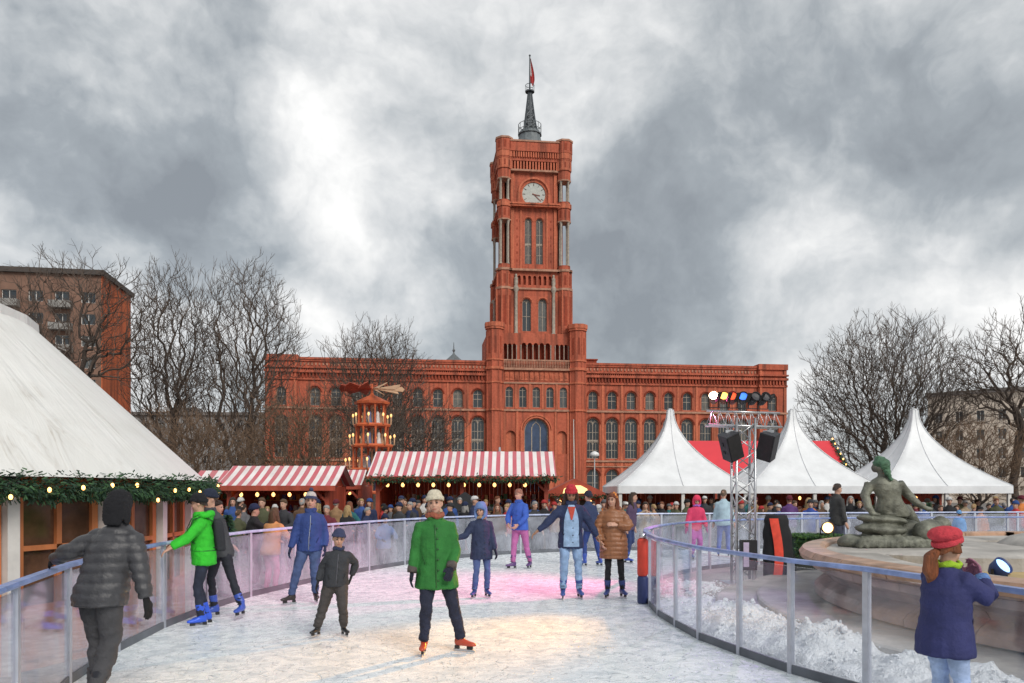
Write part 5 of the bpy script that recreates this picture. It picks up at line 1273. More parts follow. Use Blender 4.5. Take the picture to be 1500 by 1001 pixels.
    q.ring_loft([[T((x, y, z+pz)) for x, y, z in ring((px, py, z), a*(.5+.5*f), bb*(.5+.5*f))] for z, a, bb in tr])
    for (h_, k_, a_) in ((hipR,kR,aR),(hipL,kL,aL)):
        top = h_.lerp(Vector((px, py, 1.0)), .15)
        q.tube([T(top), T(h_.lerp(k_,.25)), T(h_.lerp(k_,.65)), T(k_), T(k_.lerp(a_,.35)), T(k_.lerp(a_,.75)), T(a_+Vector((0,0,.01)))], [.095*s,.096*s*f,.080*s*f,.066*s*f,.065*s*f,.058*s*f,.056*s*f], 12)
    me = remesh(q, .016*vx*s, 2)
    def fold(v):
        z = v.z/s
        k = (.25-abs(noise.noise((v.x*6+seed, v.y*6, z*11+2*v.x)))) * (.022 if z < .62 else .013)*(1.5 if tl > 1.15 else 1)
        k += .006*noise.noise((v.x*22, v.y*22+seed, z*30))*(1.4 if z < .5 else .8)
        return k*s
    displace(me, fold); me.materials.append(cloth(trousers, tkind)); TR = obj('trousers', me, P)
    # ---------------- jacket
    q = MB(); eb = .022 + .02*(bulk-1)*3
    prof = [(1.485,.060,.062),(1.455,.095,.078),(1.415,.138,.096),(1.36,.160,.115),(1.28,.168,.128),(1.16,.162,.128),(1.05,.166,.132),(.95,.182,.145)]
    zb = .95
    while zb - .06 > hem: zb -= .06; prof.append((zb, .182+(.95-zb)*flare, .145+(.95-zb)*flare*1.1))
    prof.append((hem, .180+(.95-hem)*flare, .146+(.95-hem)*flare*1.1))
    prof = [(z, a*(.72+.28*bulk)+eb*.55, bb*(.72+.28*bulk)+eb*.6) for z, a, bb in prof]
    def zmap(z): return z + dz*min(1,max(0,(z-.9)/.5)) + pz*(1-min(1,max(0,(z-.9)/.5)))
    q.ring_loft([[T(p) for p in ring((spine(z).x if z > .9 else px+(spine(.9).x-px), spine(z).y if z > .9 else py, zmap(z)), a, bb, tw*min(1,max(0,(z-.95)/.4)), 18)] for z, a, bb in reversed(prof)])
    ar = .066*(.6+.4*bulk)
    for (s__, e_, w_) in ((shR,eR,wR),(shL,eL,wL)):
        ins = s__.lerp(Vector((nk.x, nk.y, s__.z+.03)), .45)
        wv = w_ + (w_-e_).normalized()*-.01
        q.tube([T(ins), T(s__), T(s__.lerp(e_,.4)), T(e_.lerp(s__,.08)), T(e_.lerp(w_,.15)), T(e_.lerp(w_,.6)), T(wv)], [ar*.95*s, ar*1.12*s, ar*1.04*s, ar*.93*s, ar*.92*s, ar*.82*s, ar*.70*s], 12)
    if collar: q.tube([T(nk+Vector((0,0,-.06))), T(nk+Vector((0,0,.0))), T(nk+Vector((0,-.004,.045)))], [(.105*s),.085*s,.078*s], 12)
    me = remesh(q, .0150*vx*s, 2)
    if jkind == 'puffer':
        def dsp(v):
            z = v.z/s/.082 + .25*noise.noise((v.x*3+seed, v.y*3, v.z*2))
            return s*(.016*(abs(math.sin(math.pi*z))**.55 - .5) + .007*noise.noise((v.x*14, v.y*14+seed, v.z*14)))
    else:
        def dsp(v):
            z = v.z/s
            k = .017*(.28-abs(noise.noise((v.x*3.6+seed, v.y*3.6, z*6.0+1.2*v.x)))) + .008*(.25-abs(noise.noise((v.x*8, v.y*8+seed, z*12-2*v.x)))) + .0025*noise.noise((v.x*26, v.y*26, z*30))
            if z < 1.06: k += .016*min(1, (1.06-z)*5)*(.25-abs(noise.noise((math.atan2(v.y, v.x)*2.4+seed, 1, z*1.3))))
            return k*s*1.15
    displace(me, dsp); me.materials.append(cloth(jacket, jkind)); J = obj('jacket', me, P)
    c0 = lambda z, off=0: spine(z) if z > .9 else spine(.9)
    def front(z, x=0, out=.0, back=False):        # a point on the jacket front
        k = min(prof, key=lambda t_: abs(t_[0]-z)); y = -(k[2]+out)*math.sqrt(max(0,1-(x/k[1])**2))*(-1 if back else 1)
        return T((c0(z).x + x*ct - y*st_*(1 if z > 1.2 else 0), c0(z).y + y, zmap(z)))
    if zip_c:
        e = MB(); e.tube([front(hem+.02, 0, .006), front(1.05, 0, .006), front(1.28, 0, .006), front(1.42, 0, .012)], .0065*s, 6); e.build('zip', cloth(zip_c, 'plastic'), J, True)
    if not lowres and jkind != 'puffer':
        e = MB()
        for zz in [hem+.10+.115*i for i in range(int((1.40-hem-.10)/.115)+1)]: e.ellipsoid(front(zz, .022, .012), (.011*s,.006*s,.011*s), nu=8, nv=6)
        e.build('button', cloth(tuple(c*.35+.01 for c in jacket), 'plastic'), J, True)['kind'] = 'stuff'
        for sx in (-1,1):
            e = MB(); e.tube([T(nk+Vector((sx*.012,-.082,-.035))), T(nk+Vector((sx*.06,-.075,.0))), T(nk+Vector((sx*.085,-.01,.035)))], [(.012*s,.022*s),(.012*s,.03*s),(.010*s,.024*s)], 8); e.build('collar_flap', cloth(tuple(c*.85 for c in jacket), jkind), J, True)
    if not lowres and cuff:
        for (e_, w_) in ((eR,wR),(eL,wL)):
            d = (w_-e_).normalized(); m_ = MB(); m_.tube([T(w_-d*.07), T(w_-d*.035), T(w_+d*.005)], [ar*.80*s, ar*.86*s, ar*.80*s], 12); m_.build('cuff', cloth(cuff, 'knit'), J, True)
    if pocket and not lowres:
        for sx in (-1,1): e = MB(); e.bar(front(.98, sx*.12, .008), front(1.06, sx*.15, .010), .012*s); e.build('pocket_flap', cloth(tuple(c*.6 for c in jacket), jkind), J)
    # ---------------- boots / skates
    for (a_, k_, fy, til, sgn) in ((aR, kR, footR, tiltR, -1), (aL, kL, footL, tiltL, 1)):
        Mf = Matrix.Translation(T(a_) - Vector((0,0,.0))) @ Matrix.Rotation(R(fy), 4, 'Z') @ Matrix.Rotation(R(til), 4, 'X') @ Matrix.Scale(s, 4)
        m_ = MB(); rings = []
        for (y, w, z0, z1) in ((.075,.02,-.075,-.01),(.06,.034,-.085,.03),(.02,.037,-.088,.035),(-.04,.037,-.088,.0),(-.10,.043,-.088,-.025),(-.155,.040,-.086,-.035),(-.19,.022,-.08,-.05)):
            rings.append([Mf @ Vector((w*math.cos(2*math.pi*k/10), y, (z0+z1)/2+(z1-z0)/2*math.sin(2*math.pi*k/10))) for k in range(10)])
        m_.ring_loft(rings)
        if skates:
            dk = (Vector(k_)-Vector(a_)).normalized()
            m_.tube([Mf @ Vector((0,.012,-.03)), T(a_+Vector((0,0,.05))), T(a_+dk*.12), T(a_+dk*.17)], [k_*s for k_ in ((.040,.050,.060*max(.97,tl),.0635*max(.97,tl)) if shaft else (.043,.046,.042,.035))], 12)
        me = remesh(m_, .011*vx*s, 1); me.materials.append(cloth(boots, bootkind)); B = obj('skate_boot' if skates else 'shoe', me, P)
        if skates:
            m_ = MB(); zt = -.085
            pl = [(.085,-.118),(-.15,-.118),(-.185,-.138),(-.175,-.150),(.09,-.150),(.10,-.135)]
            for xx in (0,):
                i0 = m_.add([Mf @ Vector((-.0035,y,z)) for y,z in pl]); i1 = m_.add([Mf @ Vector((.0035,y,z)) for y,z in pl]); n = len(pl)
                m_.face(*[i0+i for i in range(n)]); m_.face(*[i1+i for i in reversed(range(n))])
                for i in range(n): j = (i+1) % n; m_.face(i0+j, i0+i, i1+i, i1+j)
            m_.build('blade', M_steel, B)
            m_ = MB(); m_.box(-.012,.012,.02,.075,-.122,-.083,Mf); m_.box(-.012,.012,-.15,-.08,-.122,-.083,Mf); m_.build('blade_holder', M_dark, B)
            if not lowres and shaft:
                m_ = MB(); 
                for zz in (-.0,.045,.09): m_.tube([T(a_+Vector((0,0,zz*1.0+.02)))+ (Mf.to_3x3() @ Vector((x_,-.062-.0*abs(x_),0))) for x_ in (-.03,0,.03)], .006*s, 5)
                m_.build('buckle', M_dark, B)
    # ---------------- hands
    for (e_, w_, pn, sd) in ((eR,wR,palmR,-1),(eL,wL,palmL,1)):
        if lowres:
            h = MB(); d = (w_-e_).normalized(); h.tube([T(w_), T(w_+d*.05), T(w_+d*.11)+Vector((0,-.01,-.005)), T(w_+d*.15)+Vector((0,-.03,-.01))], [.025*s,.036*s,.032*s,.015*s], 8); h.build('glove' if gloves else 'hand', cloth(gloves, 'knit') if gloves else cloth(skin, 'skin'), P, True)
        else:
            hm = hand_mesh(T(w_), w_-e_, pn, sd, curl, (1.18 if gloves else 1.0)*s/.98)
            hm.materials.append(cloth(gloves, 'knit') if gloves else cloth(skin, 'skin')); obj('glove' if gloves else 'hand', hm, P)
    # ---------------- hat, hair, hood, scarf
    def cap(off, zlow, back_low, voxel=.012, top=.0):
        m_ = MB(); rings = []
        for i in range(9):
            t = i/8; th = t*math.pi/2
            row = []
            for k in range(18):
                a = 2*math.pi*k/18; cs, sn = math.cos(a), math.sin(a)
                zl = zlow + (back_low-zlow)*(.5+.5*sn)
                z = zl + (.122+off+top-zl)*math.sin(th); rr_ = math.cos(th)**.62 if i < 8 else .08
                row.append(hp((.076+off)*cs*rr_, .010+(.094+off)*sn*rr_, z))
            rings.append(row)
        m_.ring_loft(rings); return m_
    if hair != 'none':
        m_ = cap(.008, .060, -.055 if hair != 'bald' else .02)
        if hair in ('long', 'pony'):
            for sx in (-1,1): m_.tube([hp(sx*.066,.0,.05), hp(sx*.085,.012,-.04), hp(sx*.09,.0,-.13), hp(sx*.095,-.03,-.22), hp(sx*.09,-.05,-.29)][: 5 if hair == 'long' else 2], [.03*sh,.036*sh,.04*sh,.036*sh,.018*sh][: 5 if hair == 'long' else 2], 8)
            if hair == 'long': m_.ring_loft([[hp(.085*math.cos(a*math.pi/6)*w, .085+.035*math.sin(a*math.pi/6), z) for a in range(12)] for z, w in ((.04,.7),(-.05,.95),(-.15,1.0),(-.24,.95),(-.31,.6))])
        me = remesh(m_, .011*vx*s, 2); displace(me, lambda v: .006*noise.noise((v.x*40+seed, v.y*40, v.z*9))*s)
        me.materials.append(cloth(hairc, 'hair')); Hh = obj('hair', me, P)
        if hair == 'pony':
            m_ = MB(); m_.tube([hp(.0,.10,-.01), hp(.02,.15,-.06), hp(.03,.15,-.16), hp(.03,.12,-.26), hp(.03,.11,-.31)], [.03*sh,.05*sh,.055*sh,.04*sh,.012*sh], 10); me = remesh(m_, .011*sh, 1); displace(me, lambda v: .008*noise.noise((v.x*40+seed, v.y*40, v.z*9))*sh); me.materials.append(cloth(hairc, 'hair')); obj('ponytail', me, Hh)
    if hat in ('beanie', 'pompom', 'beret'):
        m_ = cap(.014, .045, .0, top=.012 if hat != 'beret' else .0)
        if hat == 'beret': m_.ellipsoid(hp(0,.03,.10), (.118*sh,.125*sh,.062*sh), RM)
        me = remesh(m_, .0105*vx*s, 2); displace(me, lambda v: .003*noise.noise((v.x*30, v.y*30, v.z*30))*s); me.materials.append(cloth(hatc, 'knit')); Ht = obj('hat', me, P)
        m_ = MB(); m_.tube([hp((.076+.017)*math.cos(a*math.pi/10), .010+(.094+.017)*math.sin(a*math.pi/10), .05-.022*(1+math.sin(a*math.pi/10))+.018) for a in range(21)], [(.006*sh,.022*sh)]*21, 8); m_.build('hat_band', cloth(hatc2 or hatc, 'knit'), Ht, True)
        if hat == 'pompom': m_ = MB(); m_.ellipsoid(hp(0,.02,.175), (.034*sh,)*3, RM); m_.build('pompom', cloth(hatc2 or hatc, 'knit'), Ht, True)
    elif hat == 'cap':
        m_ = cap(.014, .05, .01); me = remesh(m_, .0105*vx*s, 2); me.materials.append(cloth(hatc, 'cloth')); Ht = obj('cap', me, P)
        m_ = MB(); m_.ring_loft([[hp(x*.07, -.085-.075*math.sqrt(max(0,1-x*x)), .052-.012*math.sqrt(max(0,1-x*x))) for x in (-1,-.6,-.2,.2,.6,1)], [hp(x*.07, -.06, .058) for x in (-1,-.6,-.2,.2,.6,1)]], False, False); m_.build('cap_peak', cloth(hatc, 'cloth'), Ht, True)
    elif hat == 'trapper':
        m_ = cap(.022, .035, -.04, top=.0); 
        for sx in (-1,1): m_.ring_loft([[hp(sx*(.082+.012*math.cos(a*math.pi/5)), .03+wd*math.sin(a*math.pi/5), z) for a in range(10)] for z, wd in ((.06,.06),(-.02,.062),(-.09,.055),(-.14,.03))])
        m_.ring_loft([[hp(.09*math.cos(a*math.pi/5)*w, .095+.022*math.sin(a*math.pi/5), z) for a in range(10)] for z, w in ((.05,.9),(-.04,1),(-.11,.95),(-.15,.7))])
        me = remesh(m_, .0105*s, 1); displace(me, lambda v: .005*noise.noise((v.x*60, v.y*60, v.z*60))*s); me.materials.append(cloth(hatc, 'knit')); obj('fur_hat', me, P)
    if hood == 'up':
        m_ = cap(.034, .055, -.10, top=.0); m_.tube([hp(.0,.06,-.05), hp(0,.05,-.13)], [(.10*sh,.09*sh),(.11*sh,.085*sh)], 12)
        for sx in (-1,1): m_.tube([hp(sx*.085,-.02,.06), hp(sx*.095,-.03,-.02), hp(sx*.08,-.05,-.10), hp(sx*.03,-.08,-.14)], [.026*sh,.03*sh,.032*sh,.028*sh], 8)
        me = remesh(m_, .012*vx*s, 2); displace(me, lambda v: .006*noise.noise((v.x*14+seed, v.y*14, v.z*14))*s); me.materials.append(cloth(hatc, 'cloth')); obj('hood', me, P)
    elif hood:
        m_ = MB(); m_.tube([T(nk+Vector((.13*math.cos(a*math.pi/8), .055+.10*math.sin(a*math.pi/8), .0+.02*math.sin(a*math.pi/8)))) for a in range(-2,11)], [(.03+.022*math.sin(max(0,a+2)*math.pi/12))*s for a in range(-2,11)], 8)
        m_.ellipsoid(T(nk+Vector((0,.12,-.06))), (.12*s,.06*s,.11*s)); me = remesh(m_, .014*vx*s, 2); displace(me, lambda v: (.012 if hood != jacket else .006)*noise.noise((v.x*25, v.y*25, v.z*25))*s); me.materials.append(cloth(hood, 'knit' if hood != jacket else jkind)); obj('hood', me, P)
    if scarf:
        m_ = MB(); m_.tube([T(nk+Vector((.088*math.cos(a*math.pi/8), -.01+.085*math.sin(a*math.pi/8), .025+.012*math.sin(a*1.3)))) for a in range(17)], [(.024*s,.032*s)]*17, 8)
        me = remesh(m_, .011*vx*s, 1); displace(me, lambda v: .007*noise.noise((v.x*22, v.y*22, v.z*40))*s); me.materials.append(cloth(scarf, 'knit')); obj('scarf', me, P)
    if pack:
        m_ = MB(); m_.ring_loft([[T((spine(z).x+.135*w*math.copysign(abs(math.cos(a*math.pi/8))**.6, math.cos(a*math.pi/8)), spine(z).y+.22+.075*w*math.copysign(abs(math.sin(a*math.pi/8))**.6, math.sin(a*math.pi/8)), z)) for a in range(16)] for z, w in ((.98,.75),(1.0,.98),(1.12,1.02),(1.28,1.0),(1.40,.9),(1.44,.6))])
        me = remesh(m_, .015*s, 2); me.materials.append(cloth(pack, 'cloth')); B = obj('backpack', me, P)
        for sx in (-1,1): m_ = MB(); m_.tube([T((c0(z).x+sx*.115, c0(z).y+y, z)) for z, y in ((1.40,.16),(1.475,.04),(1.44,-.10),(1.30,-.175),(1.12,-.15),(1.04,.05),(1.04,.16))], [(.018*s,.006*s)]*7, 6); m_.build('shoulder_strap', cloth(pack, 'cloth'), B, True)
        m_ = MB(); m_.tube([T((c0(1.0).x+.185*math.cos(a*math.pi/8), c0(1.0).y+.15*math.sin(a*math.pi/8), 1.0)) for a in range(17)], [(.02*s,.008*s)]*17, 6); m_.build('hip_belt', cloth(pack, 'cloth'), B, True)
    P['joints'] = 0
    del P['joints']; del P['H']
    return P, dict(T=T, hp=hp, front=front, J=J, spine=spine, nk=nk, s=s, RM=RM, wR=wR, wL=wL, TR=TR, kR=kR, kL=kL)
SKG = 'skaters on the ice'
NAVY = (.018,.030,.085); BLUEJ = (.035,.085,.24); DARK = (.016,.017,.022)
# 1 man in the dark quilted jacket, back to the camera
person('person in dark quilted puffer jacket and black fur hat, back turned, at left', (ax(150,6.15), 6.15, 0), R(180-10), 1.62, pel=(.02,.0,0), lean=(-.13,-.05), ankR=(-.03,.12), ankL=(.14,-.10), liftR=.02, footR=10, footL=-14,
       wrR=(-.40,-.02,.86), wrL=(.50,-.06,1.19), elR=(-.8,.5,-.1), elL=(.3,.9,-.3), head=(8,6,0), jacket=(.045,.045,.050), jkind='puffer', hem=.82, bulk=1.45, trousers=(.055,.055,.06), tl=1.22, boots=DARK, hat='trapper', hatc=(.012,.012,.015), hair='short', hairc=(.02,.015,.012), gloves=(.012,.012,.014), curl=.35, group=SKG)
# 2 green jacket at the rail
person('person in bright green jacket with dark backpack and blue skates holding the rail', (ax(299,9.9), 9.9, 0), R(-62), 1.58, pel=(0,.0,0), lean=(0,-.05), ankR=(-.09,.04), ankL=(.10,-.05), footR=0, footL=8, wrR=(-.20,-.42,1.06), wrL=(.22,-.44,1.06), elR=(-.6,.2,-.8), elL=(.6,.2,-.8),
       head=(-20,8,0), jacket=(.03,.46,.025), hem=.80, bulk=1.15, trousers=(.02,.025,.045), tkind='denim', tl=.92, boots=(.03,.10,.62), hat='beanie', hatc=(.014,.014,.018), hair='short', hairc=(.03,.02,.015), hood=(.03,.46,.025), pack=(.022,.024,.03), group=SKG, palmR=(0,0,-1), palmL=(0,0,-1))
# 3 person beside, grey jacket
person('person in grey jacket and dark beanie bracing one leg beside the green jacket', (ax(327,10.55), 10.55, 0), R(-40), 1.64, pel=(-.06,0,0), lean=(-.08,-.10), ankR=(-.16,-.05), ankL=(.34,.10), footR=-10, footL=30, wrR=(-.22,-.44,1.06), wrL=(.05,-.46,1.07), elR=(-.6,.2,-.8), elL=(.6,.3,-.7),
       head=(-10,6,0), jacket=(.055,.058,.066), hem=.82, bulk=1.1, trousers=(.018,.020,.03), tl=.9, boots=(.04,.09,.42), hat='beanie', hatc=(.02,.028,.055), hair='short', group=SKG)
# 5 man in blue jacket and jeans
person('person in navy blue zipped jacket, jeans and pale striped beanie', (ax(452,11.85), 11.85, 0), R(8), 1.62, shaft=False, pel=(.02,0,-.03), lean=(.02,-.04), ankR=(-.27,-.02), ankL=(.10,.10), footR=-52, footL=16, liftL=.015, wrR=(-.27,-.10,.86), wrL=(.27,-.06,.87), elR=(-.3,.9,0), elL=(.3,.9,0), twist=6, pocket=True, head=(4,4,3),
       jacket=(.028,.055,.20), hem=.84, bulk=1.15, trousers=(.055,.085,.19), tkind='denim', tl=1.08, boots=(.03,.022,.02), hat='pompom', hatc=(.55,.52,.50), hatc2=(.05,.06,.12), hair='short', hairc=(.08,.05,.03), gloves=(.022,.030,.075), zip_c=(.25,.28,.34), group=SKG)
# 6 boy
person('small person in dark jacket and navy beanie skating with legs apart', (ax(490,9.15), 9.15, 0), R(14), 1.15, shaft=False, hs=1.28, pel=(.02,0,-.02), lean=(.05,-.02), ankR=(-.30,.02), ankL=(.16,-.06), footR=-38, footL=24, wrR=(-.28,-.02,.92), wrL=(.30,.10,.98), elL=(.7,.6,0), head=(6,10,6), headoff=(0,0,.01),
       jacket=(.030,.033,.040), hem=.84, bulk=1.35, trousers=(.05,.045,.045), tl=1.32, boots=(.02,.02,.022), hat='beanie', hatc=(.045,.055,.12), hair='short', hairc=(.15,.10,.06), gloves=(.02,.02,.025), scarf=(.03,.04,.09), zip_c=(.1,.1,.12), group=SKG)
# 7 woman in green coat
person('person in long green coat, cream knit hat and red skates in the centre', (ax(640,8.25), 8.25, 0), R(4), 1.63, shaft=False, pel=(.0,0,-.02), lean=(-.02,-.01), ankR=(-.14,-.08), ankL=(.27,.06), footR=-6, footL=62, tiltL=0, wrR=(-.275,-.04,.86), wrL=(.16,-.20,.92), elR=(-.3,.9,0), elL=(.5,.8,0), head=(-6,2,-4),
       jacket=(.022,.150,.028), hem=.70, flare=.16, bulk=1.18, trousers=(.018,.022,.045), tkind='denim', tl=1.08, boots=(.42,.06,.03), hat='beanie', hatc=(.66,.60,.47), hair='short', hairc=(.30,.16,.08), gloves=(.016,.018,.035), curl=.4, scarf=(.32,.10,.06), palmL=(-.4,.9,0), cuff=(.10,.085,.08), pocket=True, zip_c=(.014,.09,.018), group=SKG)
# 8 girl in navy coat reaching left
person('person in navy coat with pale blue hood reaching one arm out', (ax(705,12.5), 12.5, 0), R(18), 1.42, hs=1.12, pel=(.0,0,0), lean=(-.02,-.03), ankR=(-.14,.0), ankL=(.12,.02), footR=-35, footL=8, wrR=(-.53,-.16,1.12), wrL=(.26,-.10,.86), elR=(-.1,.5,-.9), head=(-38,6,0),
       jacket=(.022,.032,.075), hem=.70, flare=.05, bulk=1.2, trousers=(.065,.10,.24), tkind='denim', tl=.95, boots=(.035,.06,.21), hood='up', hat=None, hatc=(.12,.20,.42), hair='short', hairc=(.12,.07,.04), gloves=(.02,.024,.05), scarf=(.35,.24,.14), group=SKG)
# 9 man with pink trousers
person('person in bright blue jacket and pink trousers near the far fence', (ax(762,17.2), 17.2, 0), R(-35), 1.67, pel=(0,0,0), lean=(0,-.04), ankR=(-.10,-.14), ankL=(.16,.16), footR=-30, footL=12, wrR=(-.16,-.24,.98), wrL=(.12,-.26,.97), elR=(-.8,.4,0), elL=(.8,.5,0), head=(-10,4,0),
       jacket=(.04,.11,.46), hem=.84, bulk=1.15, trousers=(.42,.13,.33), tl=1.05, boots=(.10,.05,.17), hat=None, hair='short', hairc=(.30,.13,.09), group=SKG, collar=True)
# 10 man with red hat, open jacket
P10, J10 = person('person in navy jacket over pale denim shirt, red hat and ripped jeans', (ax(836,12.45), 12.45, 0), R(0), 1.72, pel=(0,0,0), lean=(0,-.05), ankR=(-.13,-.06), ankL=(.14,.02), footR=-4, footL=12, wrR=(-.56,-.12,1.02), wrL=(.44,-.06,.92), elR=(-.2,.5,-.8), elL=(.6,.5,-.3), head=(0,24,0), headoff=(0,-.03,-.02),
       jacket=(.020,.032,.085), hem=.76, bulk=1.12, trousers=(.22,.33,.52), tkind='denim', tl=1.0, boots=(.035,.07,.26), hat='beanie', hatc=(.50,.035,.05), hair='long', hairc=(.055,.028,.018), group=SKG, skin=(.30,.16,.10))
q = MB(); rows = []
for z in (.79,.9,1.0,1.1,1.2,1.3,1.36,1.42,1.46): w = .125-.02*(z-.8) if z < 1.25 else .116-.33*(z-1.25); rows.append([J10['front'](z, x*w, .014+.004*noise.noise((x*3,z*9,2))) for x in (-1,-.7,-.4,-.15,0,.15,.4,.7,1)])
q.ring_loft(rows, False, False); q.build('denim_shirt', cloth((.26,.38,.56), 'denim'), P10, True)
q = MB(); rows = []
for z in (1.22,1.28,1.36,1.43): w = .01+.05*(z-1.22)/.2; rows.append([J10['front'](z, x*w, .024) for x in (-1,-.5,0,.5,1)])
q.ring_loft(rows, False, False); q.build('red_neckline', cloth((.42,.06,.04), 'cloth'), P10, True)
# 11 woman in brown coat
P11, J11 = person('person with long auburn hair in brown quilted coat and blue skates', (ax(899,12.5), 12.5, 0), R(-6), 1.60, pel=(0,0,0), lean=(-.02,-.02), ankR=(-.11,-.03), ankL=(.15,.03), footR=-14, footL=22, wrR=(-.22,-.14,.93), wrL=(.05,-.20,1.22), elR=(-.9,.3,0), elL=(.9,.1,-.3), head=(-24,4,6),
       jacket=(.24,.098,.042), jkind='puffer', hem=.64, flare=.03, bulk=1.5, trousers=(.014,.014,.018), tl=.84, boots=(.035,.055,.20), hat=None, hair='long', hairc=(.17,.05,.022), group=SKG, hood=(.24,.098,.042))
# 12 person behind the woman
person('person in dark purple top and blue skates half hidden behind the brown coat', (ax(921,18.6), 18.6, 0), R(60), 1.6, ankR=(-.12,.0), ankL=(.16,.28), liftL=.16, tiltL=-35, footL=20, lean=(0,-.10), jacket=(.08,.05,.10), trousers=(.03,.05,.14), tl=.95, boots=(.04,.09,.42), hat=None, hair='long', hairc=(.05,.03,.02), group=SKG, lowres=True)
person('person in navy clothes gliding behind the couple near the far fence', (ax(866,17.8), 17.8, 0), R(-150), 1.62, ankR=(-.2,.1), ankL=(.16,-.05), lean=(0,-.10), jacket=(.025,.04,.10), trousers=(.03,.06,.22), boots=(.04,.09,.42), hat='beanie', hatc=(.03,.03,.05), group=SKG, lowres=True)
# 13, 14 right part of the ring
person('person in hot pink jacket, hood and trousers skating behind the inner fence', (ax(1018,19.6), 19.6, 0), R(6), 1.56, lean=(0,-.16), pel=(0,.06,-.05), ankR=(-.12,-.1), ankL=(.13,.05), wrR=(-.30,-.16,.82), wrL=(.26,-.2,.84), head=(0,22,0), jacket=(.62,.05,.13), bulk=1.3, hem=.78, trousers=(.42,.06,.33), tl=1.2, boots=(.03,.09,.42), hat=None, hood='up', hatc=(.66,.04,.10), hair='short', scarf=(.40,.15,.55), gloves=(.4,.05,.2), group=SKG, lowres=True)
person('person in pale blue jacket and blue trousers behind the inner fence', (ax(1060,20.4), 20.4, 0), R(160), 1.66, ankR=(-.12,-.05), ankL=(.13,.08), jacket=(.38,.52,.60), bulk=1.2, trousers=(.12,.17,.42), boots=(.04,.09,.42), hat=None, hair='short', hairc=(.14,.09,.06), group=SKG, lowres=True)
person('person in dark grey jacket standing next to the bright floodlight', (ax(1226,18.9), 18.9, 0), R(100), 1.80, ankR=(-.1,-.05), ankL=(.1,.1), jacket=(.045,.045,.045), bulk=1.15, trousers=(.10,.11,.16), boots=(.5,.5,.52), hat=None, hair='short', hairc=(.05,.035,.03), group=SKG, lowres=True)
person('very small person in pale blue hat behind the fountain rim', (ax(1405,20.6), 20.6, 0), R(170), 1.12, jacket=(.13,.30,.58), bulk=1.3, trousers=(.05,.06,.1), hat='beanie', hatc=(.16,.36,.66), group=SKG, lowres=True)
# 17 girl at the right
P17, J17 = person('person in navy coat, red hat and long ponytail raising both hands at right', (ax(1384,5.2), 5.2, 0), R(112), 1.34, hs=1.18, pel=(0,0,0), lean=(0,-.03), ankR=(-.12,.02), ankL=(.12,-.02), wrR=(-.10,-.31,1.40), wrL=(.11,-.30,1.38), elR=(-.6,-.3,-.8), elL=(.75,-.1,-.6), head=(-4,-4,0),
       jacket=(.028,.032,.115), hem=.74, flare=.08, bulk=1.5, trousers=(.36,.46,.68), tkind='denim', tl=1.05, boots=(.3,.3,.33), hat='beret', hatc=(.60,.055,.075), hair='pony', hairc=(.20,.062,.022), gloves=(.40,.17,.26), curl=.55, scarf=(.38,.62,.04), group=SKG, palmR=(.5,.8,0), palmL=(-.5,.8,0), cuff=(.13,.24,.52))

# ================================================================== CROWD (shared meshes, own materials)
PROTO = {}
def proto(key):
    if key in PROTO: return PROTO[key]
    pose, hat, hair = key
    kw = dict(stand={}, phone=dict(wrR=(-.10,-.34,1.42), wrL=(.10,-.34,1.40), elR=(-.6,0,-.8), elL=(.6,0,-.8)), rail=dict(wrR=(-.2,-.40,1.08), wrL=(.2,-.40,1.08), lean=(0,-.10), elR=(-.7,.2,-.5), elL=(.7,.2,-.5)),
              cup=dict(wrR=(-.08,-.30,1.20), wrL=(.28,-.06,.88), elR=(-.7,.2,-.5)), walk=dict(ankR=(-.10,-.2), ankL=(.10,.18), wrR=(-.28,.12,.92), wrL=(.28,-.2,.94), lean=(0,-.05)))[pose]
    P, _ = person('prototype', (0,0,0), 0, 1.72, hat=hat, hair=hair, lowres=True, skates=False, bulk=1.25, hem=.80, tl=1.0, jkind='cloth', gloves=(.02,.02,.02) if hat else None, **kw)
    parts = []
    for ch in list(P.children):
        if ch.name.startswith(('eye','mouth')): continue_ = True
        parts.append((ch.name.split('.')[0], ch.data, [(g_.name.split('.')[0], g_.data) for g_ in ch.children]))
    for ch in list(P.children):
        for g_ in list(ch.children): bpy.data.objects.remove(g_)
        bpy.data.objects.remove(ch)
    bpy.data.objects.remove(P)
    PROTO[key] = parts; return parts
COL = {'black': (.014,.014,.017), 'charcoal': (.035,.036,.042), 'navy': (.018,.027,.075), 'blue': (.03,.075,.25), 'grey': (.11,.11,.12), 'brown': (.10,.055,.03), 'beige': (.40,.31,.21), 'red': (.42,.035,.035), 'white': (.58,.57,.56), 'olive': (.065,.07,.035), 'burgundy': (.13,.018,.03), 'purple': (.10,.04,.16), 'teal': (.02,.12,.13), 'orange': (.52,.17,.04), 'pink': (.55,.14,.25), 'tan': (.28,.165,.085), 'green': (.03,.15,.05)}
HAIRC = {'dark': (.03,.02,.015), 'brown': (.09,.05,.025), 'blond': (.36,.24,.11), 'grey': (.30,.29,.28), 'auburn': (.17,.055,.025)}
